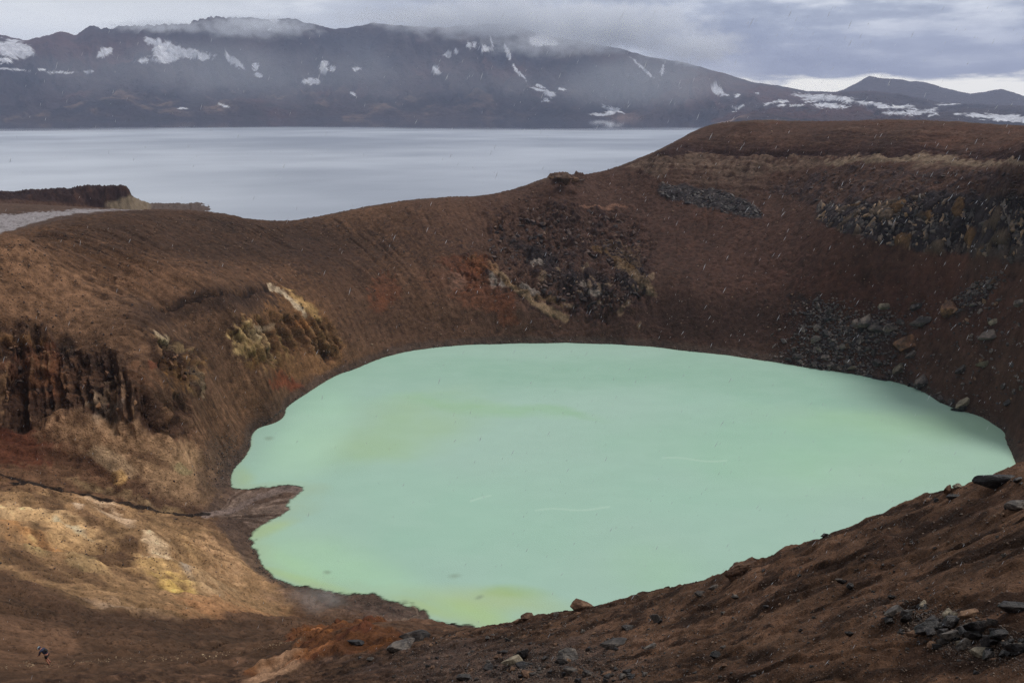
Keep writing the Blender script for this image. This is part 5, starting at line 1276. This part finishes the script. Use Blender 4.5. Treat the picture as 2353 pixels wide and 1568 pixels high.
def hand(vs, es, rs, wrist, d, down):
    """palm and five fingers growing out of a wrist vertex"""
    w = Vector(vs[wrist]); side = d.cross(down).normalized()
    vs.append(tuple(w + d * .06)); es.append((wrist, len(vs) - 1)); rs.append((.035, .018)); palm = len(vs) - 1
    for k_ in range(4):
        b0 = w + d * .085 + side * (k_ - 1.5) * .021; ln_ = [.065, .078, .074, .058][k_]
        vs += [tuple(b0), tuple(b0 + d * ln_ * .5 + down * .008), tuple(b0 + d * ln_ * .85 + down * .03)]; n_ = len(vs)
        es += [(palm, n_ - 3), (n_ - 3, n_ - 2), (n_ - 2, n_ - 1)]; rs += [.010, .009, .008]
    vs += [tuple(w + d * .04 - side * .04), tuple(w + d * .075 - side * .055 + down * .015)]; n_ = len(vs)
    es += [(palm, n_ - 2), (n_ - 2, n_ - 1)]; rs += [.011, .009]
def hiker():
    root = bpy.data.objects.new('person', None); C.objects.link(root)
    # body: pelvis first; the figure faces -X, bent forward, stepping up the path
    v = [(0,0,.86),(-.10,0,1.02),(-.24,0,1.17),(-.37,0,1.27),(-.45,0,1.31),(-.53,0,1.34),(-.60,0,1.33)]
    e = [(0,1),(1,2),(2,3),(3,4),(4,5),(5,6)]; r_ = [.14,.135,.15,.12,.055,.095,.09]
    def chain(start, pts, rads):
        p = start
        for q, x_ in zip(pts, rads): v.append(q); r_.append(x_); e.append((p, len(v) - 1)); p = len(v) - 1
        return p
    w1 = chain(3, [(-.34,.20,1.20),(-.42,.24,.96),(-.62,.20,.84)], [.062,.048,.030]); hand(v, e, r_, w1, Vector((-.86,-.1,-.45)).normalized(), Vector((-.3,0,-1)))
    w2 = chain(3, [(-.34,-.20,1.20),(-.40,-.25,.95),(-.58,-.20,.80)], [.062,.048,.030]); hand(v, e, r_, w2, Vector((-.86,.1,-.45)).normalized(), Vector((-.3,0,-1)))
    k1 = chain(0, [(0,.10,.80),(-.20,.11,.50),(.06,.11,.12),(.04,.11,.06),(-.14,.12,.03)], [.10,.068,.045,.045,.035])
    k2 = chain(0, [(0,-.10,.80),(-.04,-.11,.46),(.14,-.11,.10),(.13,-.11,.05),(-.04,-.12,.03)], [.10,.068,.045,.045,.035])
    skin_obj('body', v, e, r_, M_skin, root)
    j = [(0,0,.88),(-.10,0,1.03),(-.24,0,1.18),(-.37,0,1.27),(-.44,0,1.30)]; je = [(0,1),(1,2),(2,3),(3,4)]; jr = [.17,.17,.185,.15,.09]
    for sgn in (1, -1):
        n_ = len(j); j += [(-.34,.20*sgn,1.20),(-.42,.245*sgn,.96),(-.50,.23*sgn,.90)]; je += [(3,n_),(n_,n_+1),(n_+1,n_+2)]; jr += [.085,.068,.06]
    skin_obj('jacket', j, je, jr, M_navy, root)
    skin_obj('hood', [(-.42,0,1.31),(-.52,0,1.37),(-.58,0,1.39)], [(0,1),(1,2)], [.10,.12,.10], M_navy, root)
    # pale band round the edge of the hood
    bm = bmesh.new(); bmesh.ops.create_cone(bm, segments=24, radius1=.125, radius2=.118, depth=.035); me = bpy.data.meshes.new('hood_band'); bm.to_mesh(me); bm.free(); me.materials.append(M_band)
    ob = bpy.data.objects.new('hood_band', me); C.objects.link(ob); ob.parent = root; ob.location = (-.60,0,1.37); ob.rotation_euler = (0, math.radians(-70), 0)
    skin_obj('backpack', [(.04,0,1.06),(-.05,0,1.20),(-.17,0,1.33)], [(0,1),(1,2)], [(.13,.15),(.14,.16),(.11,.13)], M_black, root)
    for sgn, kx, kz in ((1, -.16, .56), (-1, -.03, .56)):
        skin_obj('shorts_leg' if False else 'trouser_leg', [(0,.06*sgn,.88),(0,.10*sgn,.78),(kx,.11*sgn,kz)], [(0,1),(1,2)], [.15,.125,.095], M_black, root)
    for sgn, x_, dx_ in ((1, .04, -.14), (-1, .13, -.04)):
        skin_obj('shoe', [(x_+.02,.115*sgn,.09),(x_,.115*sgn,.045),(dx_-.03,.12*sgn,.035)], [(0,1),(1,2)], [.055,.055,.042], M_shoe, root)
    return root
hk = hiker()
pl = place(112, 1524, 24)
hk.location = pl[0] + Vector((0, 0, 0)); hk.rotation_euler = (0, 0, math.radians(-8)); hk.scale = (.88, .88, .88)
dist = (pl[0] - Vector((0, 0, CAMH))).length
hk['label'] = 'hiker in dark blue hooded jacket bent forward, climbing the path in the lower left corner'; hk['category'] = 'person'
def walker(x, tall_px, jacket, label):
    root = bpy.data.objects.new('person', None); C.objects.link(root)
    v = [(0,0,.92),(0,0,1.10),(0,0,1.32),(0,0,1.46),(0,0,1.54),(0,0,1.66),(0,0,1.74)]; e = [(i, i+1) for i in range(6)]; r_ = [.13,.12,.15,.07,.055,.085,.07]
    for s in (1, -1):
        n_ = len(v); v += [(.19*s,0,1.38),(.23*s,.02,1.10),(.22*s,-.06,.86),(.22*s,-.08,.78)]; e += [(2,n_),(n_,n_+1),(n_+1,n_+2),(n_+2,n_+3)]; r_ += [.055,.045,.03,.03]
        n_ = len(v); v += [(.09*s,0,.82),(.10*s,.08*s,.48),(.10*s,.12*s,.08),(.10*s,.12*s-.14,.04)]; e += [(0,n_),(n_,n_+1),(n_+1,n_+2),(n_+2,n_+3)]; r_ += [.095,.062,.045,.035]
    skin_obj('body', v, e, r_, M_skin, root, 1)
    skin_obj('jacket', [(0,0,.88),(0,0,1.12),(0,0,1.34),(0,0,1.46),(.2,0,1.38),(.24,.02,1.1),(.23,-.05,.9),(-.2,0,1.38),(-.24,.02,1.1),(-.23,-.05,.9)], [(0,1),(1,2),(2,3),(2,4),(4,5),(5,6),(2,7),(7,8),(8,9)], [.17,.16,.19,.10,.08,.065,.055,.08,.065,.055], jacket, root, 1)
    skin_obj('trousers', [(0,0,.9),(.09,0,.82),(.10,.08,.48),(.10,.12,.14),(-.09,0,.82),(-.10,-.08,.48),(-.10,-.12,.14)], [(0,1),(1,2),(2,3),(0,4),(4,5),(5,6)], [.14,.115,.08,.065,.115,.08,.065], M_black, root, 1)
    # stand just beyond the crest so that the crest hides the legs
    a = math.atan2((x - 1176) / F, CT - (300 - 784) / F * ST); j_ = int(np.interp(a, az, np.arange(NA)))
    colz = PZ[:, j_]; sel = (rr > 240) & (rr < 640); el = (colz[sel] - CAMH) / rr[sel]; k_ = np.argmax(el); r0 = rr[sel][k_]
    best = None
    for r_i, z_ in zip(rr[sel][k_:], colz[sel][k_:]):
        vis = ((z_ + 1.78 - CAMH) / r_i - el[k_]) * F
        if vis <= tall_px: best = (r_i, z_); break
    r_i, z_ = best or (r0, colz[sel][k_])
    root.location = (r_i * math.sin(a), r_i * math.cos(a), z_); root['label'] = label; root['category'] = 'person'
walker(1667, 4.2, M_black, 'left one of two tiny walkers in black on the high eastern skyline')
walker(1673, 3.4, M_black, 'right one of two tiny walkers in black on the high eastern skyline')
walker(1400, 4.0, M_navy, 'tiny walker in blue on the rim right of the notched outcrop')
walker(1409, 3.6, M_black, 'tiny walker in black just behind the blue one on the rim')

# ------------------------------------------------------------------ sleet in the air
def sleet():
    P_, S_, Vv, Ff = [], [], [], []
    r = np.random.default_rng(9); t_ = (1 + 5 ** .5) / 2
    octv = np.array([(1,0,0),(-1,0,0),(0,1,0),(0,-1,0),(0,0,1),(0,0,-1)], np.float32) * .5
    of = np.array([(0,2,4),(2,1,4),(1,3,4),(3,0,4),(2,0,5),(1,2,5),(3,1,5),(0,3,5)])
    n = 0
    for i in range(4000):
        x = r.uniform(-300, 2650); y = r.uniform(-100, 1600); Y_ = r.uniform(2.6, 9.)
        if r.random() > .35 + .65 * sst(600, 1500, np.array(x)) : continue
        p = Vector(W(x, y, Y=Y_))
        if height(p.x, p.y) > p.z - .1: continue
        w = r.uniform(.0009, .0022); q = octv * np.array([w, w, w * r.uniform(7, 20)])
        q = q @ np.array(Euler((0, math.radians(r.normal(24, 5)), 0)).to_matrix()).T
        Vv.append(q + np.array(p)); Ff.append(of + n); n += 6
    me = bpy.data.meshes.new('falling_sleet'); me.from_pydata(np.concatenate(Vv).tolist(), [], np.concatenate(Ff).tolist())
    m, nt, b = mat('ice'); b.inputs['Base Color'].default_value = (.75, .78, .82, 1); b.inputs['Roughness'].default_value = .4
    me.materials.append(m); o = bpy.data.objects.new('falling_sleet', me); C.objects.link(o); structure(o, 'stuff'); o['label'] = 'sleet pellets falling in the air in front of the crater'
sleet()

# ------------------------------------------------------------------ mist on the ridge and steam by the lake
def puff(name, x, y, Y, wx, hy, dz, density, nscale, seed, label, thr=.46, col_=(.93, .96, 1.0)):
    bm = bmesh.new(); bmesh.ops.create_icosphere(bm, subdivisions=4, radius=1)
    for v_ in bm.verts:
        c_ = v_.co; q = np.array([c_.x, c_.y, c_.z], np.float32)[None]
        v_.co = c_ * (1 + .4 * float(fbm(q[:, 0] + seed, q[:, 1], q[:, 2], .9, 3)[0]))
    me = bpy.data.meshes.new(name); bm.to_mesh(me); bm.free()
    o = bpy.data.objects.new(name, me); C.objects.link(o)
    p = Vector(W(x, y, Y=Y)); d = (p - Vector((0, 0, CAMH))).length; o.location = p; o.scale = (wx * d / F, dz, hy * d / F)
    m = bpy.data.materials.new(name); m.use_nodes = True; nt = m.node_tree; nt.nodes.remove(nt.nodes['Principled BSDF']); L = nt.links.new
    tc = nd(nt, 'ShaderNodeTexCoord'); ln_ = nd(nt, 'ShaderNodeVectorMath', operation='LENGTH'); L(tc.outputs['Object'], ln_.inputs[0])
    fall = mrange(nt, ln_.outputs['Value'], .1, .95, 1., 0.)
    n_ = noise(nt, pos(nt, 1 / nscale, 1 / nscale, 1.6 / nscale), 1., 4, .6); n_.inputs['Distortion'].default_value = .4
    dd = mrange(nt, math_(nt, 'ADD', n_.outputs[0], math_(nt, 'MULTIPLY', math_(nt, 'SUBTRACT', fall, .6), .45)), thr, thr + .34)
    pv = nd(nt, 'ShaderNodeVolumePrincipled'); pv.inputs['Color'].default_value = (*col_, 1); pv.inputs['Anisotropy'].default_value = .3
    L(math_(nt, 'MULTIPLY', math_(nt, 'MULTIPLY', dd, fall), density), pv.inputs['Density']); L(pv.outputs[0], nt.nodes['Material Output'].inputs['Volume'])
    me.materials.append(m); structure(o, 'stuff'); o['label'] = label
    return o
for a_ in [(590, 62, 5650, 270, 50, 260, .010, 90, 1, 'thin mist veiling the western ridge', .40),
           (1130, 38, 5350, 460, 92, 420, .011, 130, 2, 'cloud bank lying over the middle of the ridge', .38), (1400, 58, 5200, 400, 98, 420, .013, 120, 3, 'thick cloud spilling over the ridge east of the middle', .37),
           (1600, 108, 5100, 230, 70, 330, .010, 90, 4, 'cloud tongue hanging at the eastern end of the ridge', .39), (1260, 104, 4950, 300, 56, 260, .005, 80, 8, 'low wisp of mist under the cloud bank', .41), (360, 62, 5700, 210, 30, 200, .009, 70, 6, 'faint mist over the jagged western crest', .41),
           (880, 40, 5750, 260, 40, 300, .006, 100, 9, 'pale mist between the western and middle ridge', .41)]:
    puff('cloud', *a_)
puff('mist', 560, 168, 4250, 900, 120, 420, .00075, 420, 11, 'rain mist hanging in front of the western slopes', .30)
puff('mist', 1500, 190, 4100, 620, 110, 420, .0009, 380, 12, 'rain mist hanging in front of the middle and eastern slopes', .30)
puff('steam', 735, 1366, 98, 130, 74, 7., .13, 3.4, 5, 'steam rising from the lake shore', .47)

# ------------------------------------------------------------------ render settings
sc.view_settings.view_transform = 'Standard'; sc.view_settings.look = 'None'; sc.view_settings.gamma = 1; sc.view_settings.exposure = 0
sc.render.engine = 'CYCLES'
sc.cycles.use_denoising = True
sc.cycles.denoising_prefilter = 'NONE'
sc.cycles.sample_clamp_indirect = 2.0
sc.cycles.use_adaptive_sampling = False
sc.cycles.volume_bounces = 3; sc.cycles.max_bounces = 6
